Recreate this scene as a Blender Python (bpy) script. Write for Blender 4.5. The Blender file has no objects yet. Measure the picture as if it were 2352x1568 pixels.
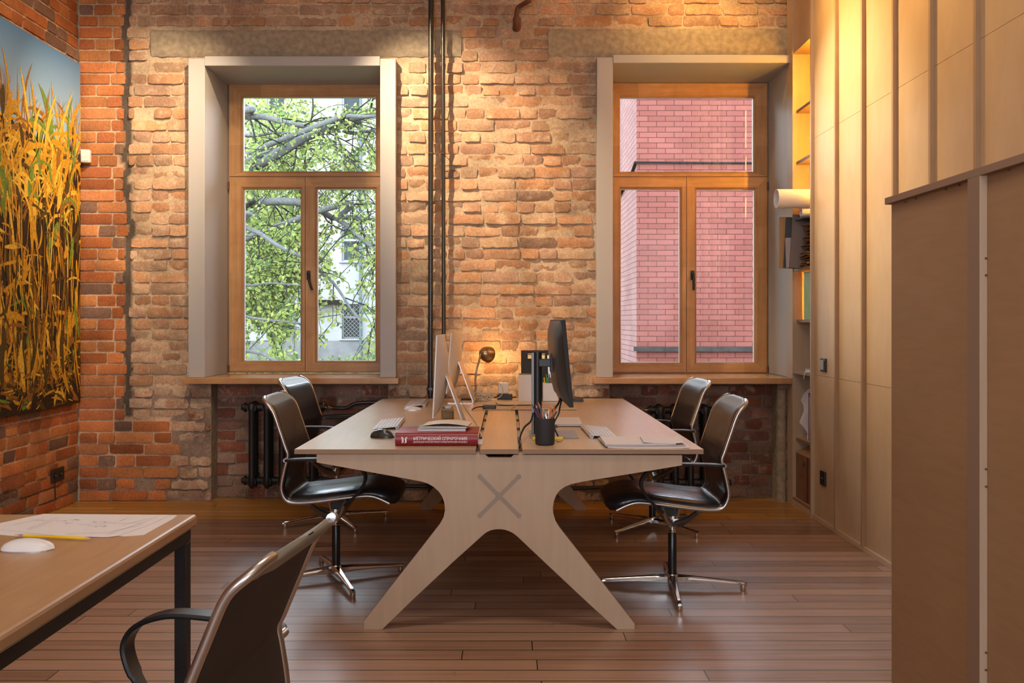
import bpy, bmesh, math, random
from mathutils import Vector, Matrix, noise, Euler
R = math.radians
sc = bpy.context.scene
COL = sc.collection
random.seed(7)
rnd = random.random
def U(a, b): return a + (b - a) * random.random()

# ------------------------------------------------------------ camera, world, light
F = 2050.0; CX, CY, H = 1168.0, 737.0, 1.29          # focal length and vanishing point in pixels, eye height
cam = bpy.data.objects.new('camera', bpy.data.cameras.new('camera'))
COL.objects.link(cam); sc.camera = cam
cam.data.sensor_width = 36.0; cam.data.lens = F / 2352 * 36
cam.location = (0, 0, H); cam.rotation_euler = (R(90), 0, 0)
cam.data.shift_x = (1176 - CX) / 2352; cam.data.shift_y = (CY - 784) / 2352
cam.data.clip_end = 300
def at(x, y, Y): return Vector(((x - CX) * Y / F, Y, H - (y - CY) * Y / F))

sc.view_settings.view_transform = 'Standard'; sc.view_settings.look = 'None'
sc.view_settings.gamma = 1.0; sc.view_settings.exposure = 0.32; sc.view_settings.use_curve_mapping = False
sc.cycles.use_denoising = True
sc.cycles.max_bounces = 10; sc.cycles.diffuse_bounces = 5; sc.cycles.glossy_bounces = 4
sc.cycles.transparent_max_bounces = 16; sc.cycles.sample_clamp_indirect = 6.0
sc.cycles.caustics_reflective = False; sc.cycles.caustics_refractive = False

world = bpy.data.worlds.new('world'); sc.world = world; world.use_nodes = True
wn = world.node_tree.nodes; wl = world.node_tree.links
bg = wn['Background']; tc = wn.new('ShaderNodeTexCoord'); sx = wn.new('ShaderNodeSeparateXYZ')
cr = wn.new('ShaderNodeValToRGB')
cr.color_ramp.elements[0].position = 0.0; cr.color_ramp.elements[0].color = (0.86, 0.91, 1.0, 1)
cr.color_ramp.elements[1].position = 0.8; cr.color_ramp.elements[1].color = (0.66, 0.80, 1.0, 1)
wl.new(tc.outputs['Generated'], sx.inputs[0]); wl.new(sx.outputs['Z'], cr.inputs[0]); wl.new(cr.outputs[0], bg.inputs[0])
bg.inputs[1].default_value = 15.0

def lamp(name, kind, loc, aim, energy, color, **k):
    d = bpy.data.lights.new(name, kind); d.energy = energy; d.color = color
    for a, b in k.items(): setattr(d, a, b)
    o = bpy.data.objects.new(name, d); COL.objects.link(o); o.location = loc
    o.rotation_euler = (Vector(aim) - Vector(loc)).to_track_quat('-Z', 'Y').to_euler()
    return o
WARM = (1.0, 0.74, 0.47); AMB = (1.0, 0.60, 0.20); SOFT = (1.0, 0.86, 0.74)
CREAM = (1.0, .78, .52)
lamp('spot_pipes', 'SPOT', (-1.35, 5.15, 3.85), (-0.33, 6.4, 2.45), 430, WARM, spot_size=R(50), spot_blend=1.0, shadow_soft_size=0.03)
lamp('spot_corner', 'SPOT', (-1.40, 5.10, 3.85), (-2.85, 6.4, 2.35), 300, WARM, spot_size=R(52), spot_blend=1.0, shadow_soft_size=0.03)
lamp('spot_shelf', 'SPOT', (1.15, 5.15, 3.93), (1.98, 4.9, 3.45), 150, AMB, spot_size=R(110), spot_blend=0.8, shadow_soft_size=0.04)
lamp('spot_top', 'SPOT', (1.25, 5.75, 3.93), (1.35, 6.4, 3.62), 38, AMB, spot_size=R(100), spot_blend=1.0, shadow_soft_size=0.03)
lamp('spot_plywood', 'SPOT', (.45, 5.95, 3.85), (2.0, 5.20, 2.30), 400, CREAM, spot_size=R(46), spot_blend=1.0, shadow_soft_size=0.04)
lamp('spot_picture', 'SPOT', (-1.50, 3.6, 3.85), (-3.0, 5.8, 2.1), 190, WARM, spot_size=R(65), spot_blend=0.9, shadow_soft_size=0.04)
lamp('fill_light_middle', 'AREA', (-0.2, 2.6, 3.95), (-0.2, 2.6, 0), 28, SOFT, shape='RECTANGLE', size=1.6, size_y=0.5)  # unseen fill light added under the ceiling to brighten the room
lamp('fill_light_rear', 'AREA', (-0.2, -0.6, 3.95), (-0.2, -0.6, 0), 20, SOFT, shape='RECTANGLE', size=1.6, size_y=0.5)  # second added fill light, out of view behind the camera

# ------------------------------------------------------------ materials
MATS = {}
def new_mat(name):
    m = bpy.data.materials.new(name); m.use_nodes = True
    MATS[name] = m; return m, m.node_tree.nodes, m.node_tree.links, m.node_tree.nodes['Principled BSDF']
def plain(name, col, rough=0.5, metal=0.0, spec=0.5, coat=0.0, bump=0.0, bscale=200, var=0.0, emit=None, trans=0.0):
    m, n, l, p = new_mat(name)
    p.inputs['Base Color'].default_value = (*col, 1); p.inputs['Roughness'].default_value = rough
    p.inputs['Metallic'].default_value = metal; p.inputs['Specular IOR Level'].default_value = spec
    p.inputs['Coat Weight'].default_value = coat
    p.inputs['Transmission Weight'].default_value = trans
    if emit: p.inputs['Emission Color'].default_value = (*emit[:3], 1); p.inputs['Emission Strength'].default_value = emit[3]
    if bump or var:
        t = n.new('ShaderNodeTexCoord'); nz = n.new('ShaderNodeTexNoise'); nz.inputs['Scale'].default_value = bscale
        nz.inputs['Detail'].default_value = 5
        l.new(t.outputs['Object'], nz.inputs['Vector'])
        if bump:
            b = n.new('ShaderNodeBump'); b.inputs['Strength'].default_value = bump; b.inputs['Distance'].default_value = 0.002
            l.new(nz.outputs['Fac'], b.inputs['Height']); l.new(b.outputs[0], p.inputs['Normal'])
        if var:
            mr = n.new('ShaderNodeMapRange'); mr.inputs[1].default_value = .3; mr.inputs[2].default_value = .7
            mr.inputs[3].default_value = 1 - var; mr.inputs[4].default_value = 1 + var
            l.new(nz.outputs['Fac'], mr.inputs[0])
            mx = n.new('ShaderNodeVectorMath'); mx.operation = 'SCALE'; mx.inputs[0].default_value = col
            l.new(mr.outputs[0], mx.inputs['Scale']); l.new(mx.outputs[0], p.inputs['Base Color'])
    return m
def wood(name, c1, c2, scale=(3, 3, 60), rough=0.42, coat=0.0, fine=0.08, blotch=1.5, spec=0.4, blocks=None):
    """scale: noise frequency along x, y, z - the small one is the grain direction"""
    m, n, l, p = new_mat(name)
    t = n.new('ShaderNodeTexCoord'); mp = n.new('ShaderNodeMapping'); mp.inputs['Scale'].default_value = scale
    l.new(t.outputs['Object'], mp.inputs['Vector'])
    a = n.new('ShaderNodeTexNoise'); a.inputs['Scale'].default_value = 1.0; a.inputs['Detail'].default_value = 6; a.inputs['Distortion'].default_value = 0.6
    l.new(mp.outputs[0], a.inputs['Vector'])
    b = n.new('ShaderNodeTexNoise'); b.inputs['Scale'].default_value = blotch; b.inputs['Detail'].default_value = 3; b.inputs['Distortion'].default_value = 1.0
    l.new(t.outputs['Object'], b.inputs['Vector'])
    mx = n.new('ShaderNodeMath'); mx.operation = 'MULTIPLY_ADD'; mx.inputs[1].default_value = 0.55
    l.new(a.outputs['Fac'], mx.inputs[0])
    ml = n.new('ShaderNodeMath'); ml.operation = 'MULTIPLY'; ml.inputs[1].default_value = 0.45
    l.new(b.outputs['Fac'], ml.inputs[0]); l.new(ml.outputs[0], mx.inputs[2])
    r = n.new('ShaderNodeValToRGB'); r.color_ramp.elements[0].position = 0.34; r.color_ramp.elements[1].position = 0.66
    r.color_ramp.elements[0].color = (*c1, 1); r.color_ramp.elements[1].color = (*c2, 1)
    l.new(mx.outputs[0], r.inputs[0]); l.new(r.outputs[0], p.inputs['Base Color'])
    if blocks:                      # finger-jointed staves: every block has its own tone
        ax, size = blocks; s = n.new('ShaderNodeSeparateXYZ'); l.new(t.outputs['Object'], s.inputs[0]); cv = n.new('ShaderNodeCombineXYZ')
        for i, q in enumerate('XYZ'):
            if q == 'Y' and ax != 'Y': continue
            k = n.new('ShaderNodeMath'); k.operation = 'MULTIPLY_ADD'; k.inputs[1].default_value = 1 / size if q == ax else 7.0; k.inputs[2].default_value = .37; l.new(s.outputs[q], k.inputs[0])
            f = n.new('ShaderNodeMath'); f.operation = 'FLOOR'; l.new(k.outputs[0], f.inputs[0]); l.new(f.outputs[0], cv.inputs[i])
        w = n.new('ShaderNodeTexWhiteNoise'); w.noise_dimensions = '3D'; l.new(cv.outputs[0], w.inputs['Vector'])
        mr = n.new('ShaderNodeMapRange'); mr.inputs[3].default_value = .86; mr.inputs[4].default_value = 1.14; l.new(w.outputs['Value'], mr.inputs[0])
        v = n.new('ShaderNodeVectorMath'); v.operation = 'SCALE'; l.new(r.outputs[0], v.inputs[0]); l.new(mr.outputs[0], v.inputs['Scale']); l.new(v.outputs[0], p.inputs['Base Color'])
    bp = n.new('ShaderNodeBump'); bp.inputs['Strength'].default_value = fine; bp.inputs['Distance'].default_value = 0.001
    l.new(a.outputs['Fac'], bp.inputs['Height']); l.new(bp.outputs[0], p.inputs['Normal'])
    p.inputs['Roughness'].default_value = rough; p.inputs['Coat Weight'].default_value = coat; p.inputs['Coat Roughness'].default_value = 0.25
    p.inputs['Specular IOR Level'].default_value = spec
    return m
def ply_edge(name, axis, c1=(.42, .27, .16), c2=(.20, .12, .07), n_layers=9, thick=.02):
    m, n, l, p = new_mat(name)
    t = n.new('ShaderNodeTexCoord'); s = n.new('ShaderNodeSeparateXYZ'); l.new(t.outputs['Object'], s.inputs[0])
    k = n.new('ShaderNodeMath'); k.operation = 'MULTIPLY'; k.inputs[1].default_value = math.pi * n_layers / thick
    l.new(s.outputs[axis], k.inputs[0])
    sn = n.new('ShaderNodeMath'); sn.operation = 'SINE'; l.new(k.outputs[0], sn.inputs[0])
    mr = n.new('ShaderNodeMapRange'); mr.inputs[1].default_value = -1; mr.inputs[2].default_value = 1; l.new(sn.outputs[0], mr.inputs[0])
    mx = n.new('ShaderNodeMix'); mx.data_type = 'RGBA'; l.new(mr.outputs[0], mx.inputs[0])
    mx.inputs[6].default_value = (*c1, 1); mx.inputs[7].default_value = (*c2, 1)
    l.new(mx.outputs[2], p.inputs['Base Color']); p.inputs['Roughness'].default_value = 0.6
    return m

BIRCH1, BIRCH2 = (.52, .36, .21), (.66, .49, .31)
wood('birch_x', BIRCH1, BIRCH2, (3, 55, 55)); wood('birch_y', (.56, .39, .23), (.66, .48, .30), (55, 3, 55), rough=.30, spec=.5, coat=.35, fine=.05)
wood('birch_z', (.47, .345, .235), (.53, .40, .28), (30, 30, 3), fine=.05)
wood('birch_wall', (.55, .39, .225), (.61, .445, .27), (14, 14, 5), rough=.34, blotch=2.5, fine=.04)
wood('birch_batten', (.36, .23, .13), (.43, .28, .16), (14, 14, 5), rough=.5, fine=.04)
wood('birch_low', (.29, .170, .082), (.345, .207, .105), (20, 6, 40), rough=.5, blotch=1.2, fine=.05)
ply_edge('edge_z', 'Z'); ply_edge('edge_x', 'X', n_layers=5, thick=.022); ply_edge('edge_y', 'Y')
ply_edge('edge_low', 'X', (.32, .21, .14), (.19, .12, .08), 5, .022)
wood('pine_z', (.42, .21, .08), (.60, .34, .15), (45, 45, 2.2), rough=.38, blotch=5, blocks=('Z', .31))
wood('pine_x', (.42, .21, .08), (.60, .34, .15), (2.2, 45, 45), rough=.38, blotch=5, blocks=('X', .27))
wood('sill_wood', (.46, .24, .10), (.62, .36, .17), (2.0, 30, 45), rough=.20, blotch=6, spec=.6, blocks=('X', .34))
wood('table_wood', (.36, .21, .11), (.47, .29, .16), (25, 3, 40), rough=.35, blotch=2)
plain('casing_paint', (.45, .44, .435), .6, bump=.15, bscale=90)
plain('plaster', (.62, .55, .46), .9)
plain('white_ceiling', (.75, .68, .58), .9)
plain('leather', (.012, .012, .014), .30, spec=.6, coat=.15, bump=.35, bscale=45)
_m = MATS['leather']; _n = _m.node_tree.nodes; _l = _m.node_tree.links
_t = _n.new('ShaderNodeTexCoord'); _mp = _n.new('ShaderNodeMapping'); _mp.inputs['Scale'].default_value = (3.5, 24, 5); _z = _n.new('ShaderNodeTexNoise')
_z.inputs['Scale'].default_value = 1; _z.inputs['Detail'].default_value = 2; _z.inputs['Distortion'].default_value = .8
_b = _n.new('ShaderNodeBump'); _b.inputs['Strength'].default_value = .6; _b.inputs['Distance'].default_value = .007
_l.new(_t.outputs['Object'], _mp.inputs[0]); _l.new(_mp.outputs[0], _z.inputs['Vector']); _s = _n.new('ShaderNodeSeparateXYZ'); _l.new(_t.outputs['Object'], _s.inputs[0])
_k = _n.new('ShaderNodeMapRange'); _k.inputs[1].default_value = .50; _k.inputs[2].default_value = .62; _k.inputs[3].default_value = 1; _k.inputs[4].default_value = .05; _l.new(_s.outputs['Z'], _k.inputs[0])
_q = _n.new('ShaderNodeMath'); _q.operation = 'MULTIPLY'; _l.new(_z.outputs['Fac'], _q.inputs[0]); _l.new(_k.outputs[0], _q.inputs[1]); _l.new(_q.outputs[0], _b.inputs['Height'])
_l.new(_b.outputs[0], [q for q in _n if q.type == 'BUMP' and q != _b][0].inputs['Normal'])
plain('mesh_back', (.030, .022, .016), .75, bump=.5, bscale=900)
plain('lip_pad', (.16, .15, .12), .42, bump=.2, bscale=300)
plain('alu', (.52, .50, .48), .32, metal=1)
plain('chrome', (.72, .70, .68), .10, metal=1)
plain('black_gloss', (.012, .012, .012), .25)
plain('black_satin', (.018, .018, .019), .38)
plain('black_mat', (.02, .02, .022), .7, bump=.2, bscale=400)
plain('rad_iron', (.012, .011, .011), .45, bump=.4, bscale=160)
plain('rust', (.14, .055, .03), .7, bump=.5, bscale=150, var=.3)
plain('pipe_black', (.02, .018, .016), .28, spec=.7, bump=.3, bscale=120)
plain('brass', (.45, .28, .12), .32, metal=1)
plain('bronze', (.38, .27, .17), .30, metal=1)
plain('concrete', (.34, .28, .20), .95, bump=.7, bscale=28, var=.22)
plain('white_plastic', (.74, .72, .70), .35)
plain('white_cable', (.62, .55, .46), .5)
plain('grey_plastic', (.30, .31, .33), .4)
plain('silver', (.60, .58, .58), .30, metal=.6)
plain('silver_back', (.74, .72, .72), .36, metal=.0)
plain('key_white', (.66, .65, .66), .5)
plain('screen_black', (.008, .008, .01), .12)
plain('paper', (.72, .68, .66), .85)
plain('paper_warm', (.74, .66, .52), .85)
plain('paper_edge', (.45, .41, .42), .9)
plain('red_cover', (.24, .010, .022), .35, spec=.5)
plain('white_print', (.85, .80, .80), .6)
plain('pencil_yellow', (.85, .55, .02), .4)
plain('pencil_orange', (.62, .17, .03), .45)
plain('pencil_purple', (.10, .05, .14), .45)
plain('pencil_green', (.06, .25, .10), .45)
plain('pencil_blue', (.07, .10, .17), .45)
plain('pencil_wood', (.62, .40, .22), .6)
plain('eraser', (.65, .42, .38), .8)
plain('ink', (.10, .09, .10), .9)
plain('green_binder', (.22, .36, .02), .35)
plain('kraft', (.42, .25, .12), .85, bump=.2, bscale=60, var=.15)
plain('kraft_dark', (.24, .12, .05), .85, var=.15, bscale=12)
plain('grey_board', (.24, .19, .17), .85)
plain('blue_board', (.07, .085, .10), .7)
plain('tan_board', (.50, .30, .13), .8)
plain('stone_green', (.030, .032, .028), .22, spec=.6, var=.6, bscale=40)
plain('honey', (.50, .25, .02), .3)
plain('tape', (.16, .03, .02), .6)
plain('ext_white', (.158, .158, .154), .9, var=.07, bscale=1.2, spec=0.0)
plain('ext_grey', (.092, .090, .088), .9, var=.25, bscale=1.6, spec=0.0)
plain('ext_glass', (.012, .018, .020), .15, spec=.12)
plain('ext_frame', (.16, .163, .168), .6, spec=0.0)
plain('ext_dark', (.008, .008, .008), .8, spec=0.0)
plain('ledge_dark', (.020, .018, .017), .9, var=.3, bscale=8, spec=0.0)
plain('inlay', (.33, .26, .205), .6)
plain('pipe_teal', (.060, .074, .078), .6, spec=0.0)
plain('grille', (.10, .096, .085), .6, spec=0.0)
plain('bark', (.055, .056, .053), .9, bump=.4, bscale=30, var=.25, spec=0.0)
plain('twig', (.016, .017, .014), .9, spec=0.0)
plain('ground_green', (.045, .055, .03), .95, var=.3, bscale=1.0, spec=0.0)
for nm, c in (('leaf_a', (.135, .168, .045)), ('leaf_b', (.080, .118, .036)), ('leaf_c', (.185, .200, .058)), ('leaf_d', (.052, .078, .030))):
    m, n, l, p = new_mat(nm)
    p.inputs['Base Color'].default_value = (*c, 1); p.inputs['Roughness'].default_value = .6; p.inputs['Specular IOR Level'].default_value = .03
    tr = n.new('ShaderNodeBsdfTranslucent'); tr.inputs[0].default_value = (*c, 1)
    ms = n.new('ShaderNodeMixShader'); ms.inputs[0].default_value = .5
    l.new(p.outputs[0], ms.inputs[1]); l.new(tr.outputs[0], ms.inputs[2]); l.new(ms.outputs[0], n['Material Output'].inputs['Surface'])
# window glass: sharp transmission plus mirror reflection
def glass(name, tint, gloss):
    m, n, l, p = new_mat(name)
    t = n.new('ShaderNodeBsdfTransparent'); t.inputs[0].default_value = (*tint, 1)
    g = n.new('ShaderNodeBsdfGlossy'); g.inputs['Roughness'].default_value = 0.0
    fr = n.new('ShaderNodeFresnel'); fr.inputs[0].default_value = 1.5
    k = n.new('ShaderNodeMath'); k.operation = 'MULTIPLY'; k.inputs[1].default_value = gloss; l.new(fr.outputs[0], k.inputs[0])
    ms = n.new('ShaderNodeMixShader'); l.new(k.outputs[0], ms.inputs[0]); l.new(t.outputs[0], ms.inputs[1]); l.new(g.outputs[0], ms.inputs[2])
    l.new(ms.outputs[0], n['Material Output'].inputs['Surface']); n.remove(p)
glass('window_glass', (.96, .98, .97), 1.0)
glass('clear_plastic', (.80, .82, .85), 1.5)
# floor boards
def floor_mat():
    m, n, l, p = new_mat('floor_boards')
    t = n.new('ShaderNodeTexCoord')
    def M(op, a, b=None, c=None):
        q = n.new('ShaderNodeMath'); q.operation = op
        for i, v in enumerate((a, b, c)):
            if v is None: continue
            if isinstance(v, (int, float)): q.inputs[i].default_value = v
            else: l.new(v, q.inputs[i])
        return q.outputs[0]
    s0 = n.new('ShaderNodeSeparateXYZ'); l.new(t.outputs['Object'], s0.inputs[0])
    yr = M('MULTIPLY', s0.outputs['Y'], 10.0); row = M('FLOOR', yr)
    w1_ = n.new('ShaderNodeTexWhiteNoise'); w1_.noise_dimensions = '1D'; l.new(row, w1_.inputs['W'])
    xr = M('MULTIPLY_ADD', s0.outputs['X'], .42, M('MULTIPLY', w1_.outputs['Value'], 7.3)); bi = M('FLOOR', xr)
    cv = n.new('ShaderNodeCombineXYZ'); l.new(row, cv.inputs[0]); l.new(bi, cv.inputs[1])
    w2_ = n.new('ShaderNodeTexWhiteNoise'); w2_.noise_dimensions = '2D'; l.new(cv.outputs[0], w2_.inputs['Vector'])
    fy = M('FRACT', yr); fx = M('FRACT', xr)
    gap = M('MAXIMUM', M('LESS_THAN', M('MINIMUM', fy, M('SUBTRACT', 1.0, fy)), .027), M('LESS_THAN', fx, .0016))
    mp = n.new('ShaderNodeMapping'); mp.inputs['Scale'].default_value = (1.6, 42, 1); l.new(t.outputs['Object'], mp.inputs['Vector'])
    a = n.new('ShaderNodeTexNoise'); a.inputs['Scale'].default_value = 1; a.inputs['Detail'].default_value = 6; a.inputs['Distortion'].default_value = .5; l.new(mp.outputs[0], a.inputs['Vector'])
    g = n.new('ShaderNodeTexNoise'); g.inputs['Scale'].default_value = 9; g.inputs['Detail'].default_value = 3; l.new(t.outputs['Object'], g.inputs['Vector'])
    ad = n.new('ShaderNodeMath'); ad.operation = 'MULTIPLY_ADD'; ad.inputs[1].default_value = .45
    l.new(w2_.outputs['Value'], ad.inputs[0])
    q = n.new('ShaderNodeMath'); q.operation = 'MULTIPLY'; q.inputs[1].default_value = .7; l.new(a.outputs['Fac'], q.inputs[0]); l.new(q.outputs[0], ad.inputs[2])
    r = n.new('ShaderNodeValToRGB'); e = r.color_ramp.elements
    e[0].position = .22; e[0].color = (.20, .105, .064, 1); e[1].position = .75; e[1].color = (.41, .25, .165, 1)
    l.new(ad.outputs[0], r.inputs[0])
    # the board strip by the wall is honey coloured
    s = n.new('ShaderNodeSeparateXYZ'); l.new(t.outputs['Object'], s.inputs[0])
    gt = n.new('ShaderNodeMath'); gt.operation = 'GREATER_THAN'; gt.inputs[1].default_value = 5.8; l.new(s.outputs['Y'], gt.inputs[0])
    r2 = n.new('ShaderNodeValToRGB'); r2.color_ramp.elements[0].position = .25; r2.color_ramp.elements[0].color = (.42, .205, .045, 1)
    r2.color_ramp.elements[1].position = .8; r2.color_ramp.elements[1].color = (.58, .32, .085, 1); l.new(ad.outputs[0], r2.inputs[0])
    mz = n.new('ShaderNodeMix'); mz.data_type = 'RGBA'; l.new(gt.outputs[0], mz.inputs[0]); l.new(r.outputs[0], mz.inputs[6]); l.new(r2.outputs[0], mz.inputs[7])
    mm = n.new('ShaderNodeMix'); mm.data_type = 'RGBA'; l.new(gap, mm.inputs[0]); l.new(mz.outputs[2], mm.inputs[6]); mm.inputs[7].default_value = (.012, .005, .003, 1)
    l.new(mm.outputs[2], p.inputs['Base Color'])
    p.inputs['Roughness'].default_value = .30; p.inputs['Specular IOR Level'].default_value = .5
    rr = n.new('ShaderNodeMapRange'); rr.inputs[3].default_value = .22; rr.inputs[4].default_value = .42; l.new(g.outputs['Fac'], rr.inputs[0]); l.new(rr.outputs[0], p.inputs['Roughness'])
    b = n.new('ShaderNodeBump'); b.inputs['Strength'].default_value = .5; b.inputs['Distance'].default_value = .002; b.invert = True
    l.new(gap, b.inputs['Height'])
    b2 = n.new('ShaderNodeBump'); b2.inputs['Strength'].default_value = .10; b2.inputs['Distance'].default_value = .002
    l.new(ad.outputs[0], b2.inputs['Height']); l.new(b.outputs[0], b2.inputs['Normal']); l.new(b2.outputs[0], p.inputs['Normal'])
floor_mat()
# real bricks: colour per brick and per joint comes from the mesh, mortar smears and grit from noise
def brick_mat():
    m, n, l, p = new_mat('old_brick')
    t = n.new('ShaderNodeTexCoord')
    c = n.new('ShaderNodeVertexColor'); c.layer_name = 'tone'
    w = n.new('ShaderNodeAttribute'); w.attribute_name = 'wear'
    a = n.new('ShaderNodeTexNoise'); a.inputs['Scale'].default_value = 11; a.inputs['Detail'].default_value = 8; a.inputs['Roughness'].default_value = .62; l.new(t.outputs['Object'], a.inputs['Vector'])
    b = n.new('ShaderNodeTexNoise'); b.inputs['Scale'].default_value = 3.5; b.inputs['Detail'].default_value = 5; l.new(t.outputs['Object'], b.inputs['Vector'])
    f = n.new('ShaderNodeTexNoise'); f.inputs['Scale'].default_value = 70; f.inputs['Detail'].default_value = 6; l.new(t.outputs['Object'], f.inputs['Vector'])
    # smear = smoothstep(a + wear*.2 , .60 ..)
    s = n.new('ShaderNodeMath'); s.operation = 'MULTIPLY_ADD'; s.inputs[1].default_value = .26; l.new(w.outputs['Fac'], s.inputs[0]); l.new(a.outputs['Fac'], s.inputs[2])
    mr = n.new('ShaderNodeMapRange'); mr.inputs[1].default_value = .70; mr.inputs[2].default_value = .86; mr.inputs[4].default_value = .75; l.new(s.outputs[0], mr.inputs[0])
    mx = n.new('ShaderNodeMix'); mx.data_type = 'RGBA'; l.new(mr.outputs[0], mx.inputs[0]); l.new(c.outputs[0], mx.inputs[6]); mx.inputs[7].default_value = (.56, .43, .30, 1)
    br = n.new('ShaderNodeMapRange'); br.inputs[1].default_value = .3; br.inputs[2].default_value = .7; br.inputs[3].default_value = .70; br.inputs[4].default_value = 1.25
    l.new(b.outputs['Fac'], br.inputs[0])
    fr = n.new('ShaderNodeMapRange'); fr.inputs[1].default_value = .3; fr.inputs[2].default_value = .7; fr.inputs[3].default_value = .80; fr.inputs[4].default_value = 1.18
    l.new(f.outputs['Fac'], fr.inputs[0])
    mu = n.new('ShaderNodeMath'); mu.operation = 'MULTIPLY'; l.new(br.outputs[0], mu.inputs[0]); l.new(fr.outputs[0], mu.inputs[1])
    v = n.new('ShaderNodeVectorMath'); v.operation = 'SCALE'; l.new(mx.outputs[2], v.inputs[0]); l.new(mu.outputs[0], v.inputs['Scale']); l.new(v.outputs[0], p.inputs['Base Color'])
    p.inputs['Roughness'].default_value = .92; p.inputs['Specular IOR Level'].default_value = .2
    b1 = n.new('ShaderNodeBump'); b1.inputs['Strength'].default_value = .55; b1.inputs['Distance'].default_value = .011; l.new(a.outputs['Fac'], b1.inputs['Height'])
    b2 = n.new('ShaderNodeBump'); b2.inputs['Strength'].default_value = .5; b2.inputs['Distance'].default_value = .003; l.new(f.outputs['Fac'], b2.inputs['Height'])
    l.new(b1.outputs[0], b2.inputs['Normal']); l.new(b2.outputs[0], p.inputs['Normal'])
brick_mat()
def brick_tex(name, c1, c2, mortar, bw, rh, ms, plane='XZ', rough=.9, bump=.3):
    m, n, l, p = new_mat(name)
    t = n.new('ShaderNodeTexCoord'); s = n.new('ShaderNodeSeparateXYZ'); c = n.new('ShaderNodeCombineXYZ')
    l.new(t.outputs['Object'], s.inputs[0]); l.new(s.outputs[plane[0]], c.inputs[0]); l.new(s.outputs[plane[1]], c.inputs[1])
    b = n.new('ShaderNodeTexBrick'); b.inputs['Color1'].default_value = (*c1, 1); b.inputs['Color2'].default_value = (*c2, 1); b.inputs['Mortar'].default_value = (*mortar, 1)
    b.inputs['Scale'].default_value = 1; b.inputs['Mortar Size'].default_value = ms; b.inputs['Brick Width'].default_value = bw; b.inputs['Row Height'].default_value = rh; b.inputs['Mortar Smooth'].default_value = .3
    l.new(c.outputs[0], b.inputs['Vector'])
    nz = n.new('ShaderNodeTexNoise'); nz.inputs['Scale'].default_value = 1.1; nz.inputs['Detail'].default_value = 6; l.new(t.outputs['Object'], nz.inputs['Vector'])
    mr = n.new('ShaderNodeMapRange'); mr.inputs[1].default_value = .3; mr.inputs[2].default_value = .7; mr.inputs[3].default_value = .88; mr.inputs[4].default_value = 1.12; l.new(nz.outputs['Fac'], mr.inputs[0])
    v = n.new('ShaderNodeVectorMath'); v.operation = 'SCALE'; l.new(b.outputs['Color'], v.inputs[0]); l.new(mr.outputs[0], v.inputs['Scale']); l.new(v.outputs[0], p.inputs['Base Color'])
    bp = n.new('ShaderNodeBump'); bp.invert = True; bp.inputs['Strength'].default_value = bump; bp.inputs['Distance'].default_value = .01; l.new(b.outputs['Fac'], bp.inputs['Height']); l.new(bp.outputs[0], p.inputs['Normal'])
    p.inputs['Roughness'].default_value = rough; p.inputs['Specular IOR Level'].default_value = 0.0
brick_tex('ext_brick', (.094, .033, .027), (.076, .026, .021), (.034, .0125, .0105), .25, .077, .006)
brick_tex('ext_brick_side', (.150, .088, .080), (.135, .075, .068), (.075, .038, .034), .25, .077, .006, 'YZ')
brick_tex('brick_plain', (.36, .12, .05), (.28, .09, .04), (.38, .27, .19), .26, .083, .012, 'YZ')

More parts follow.
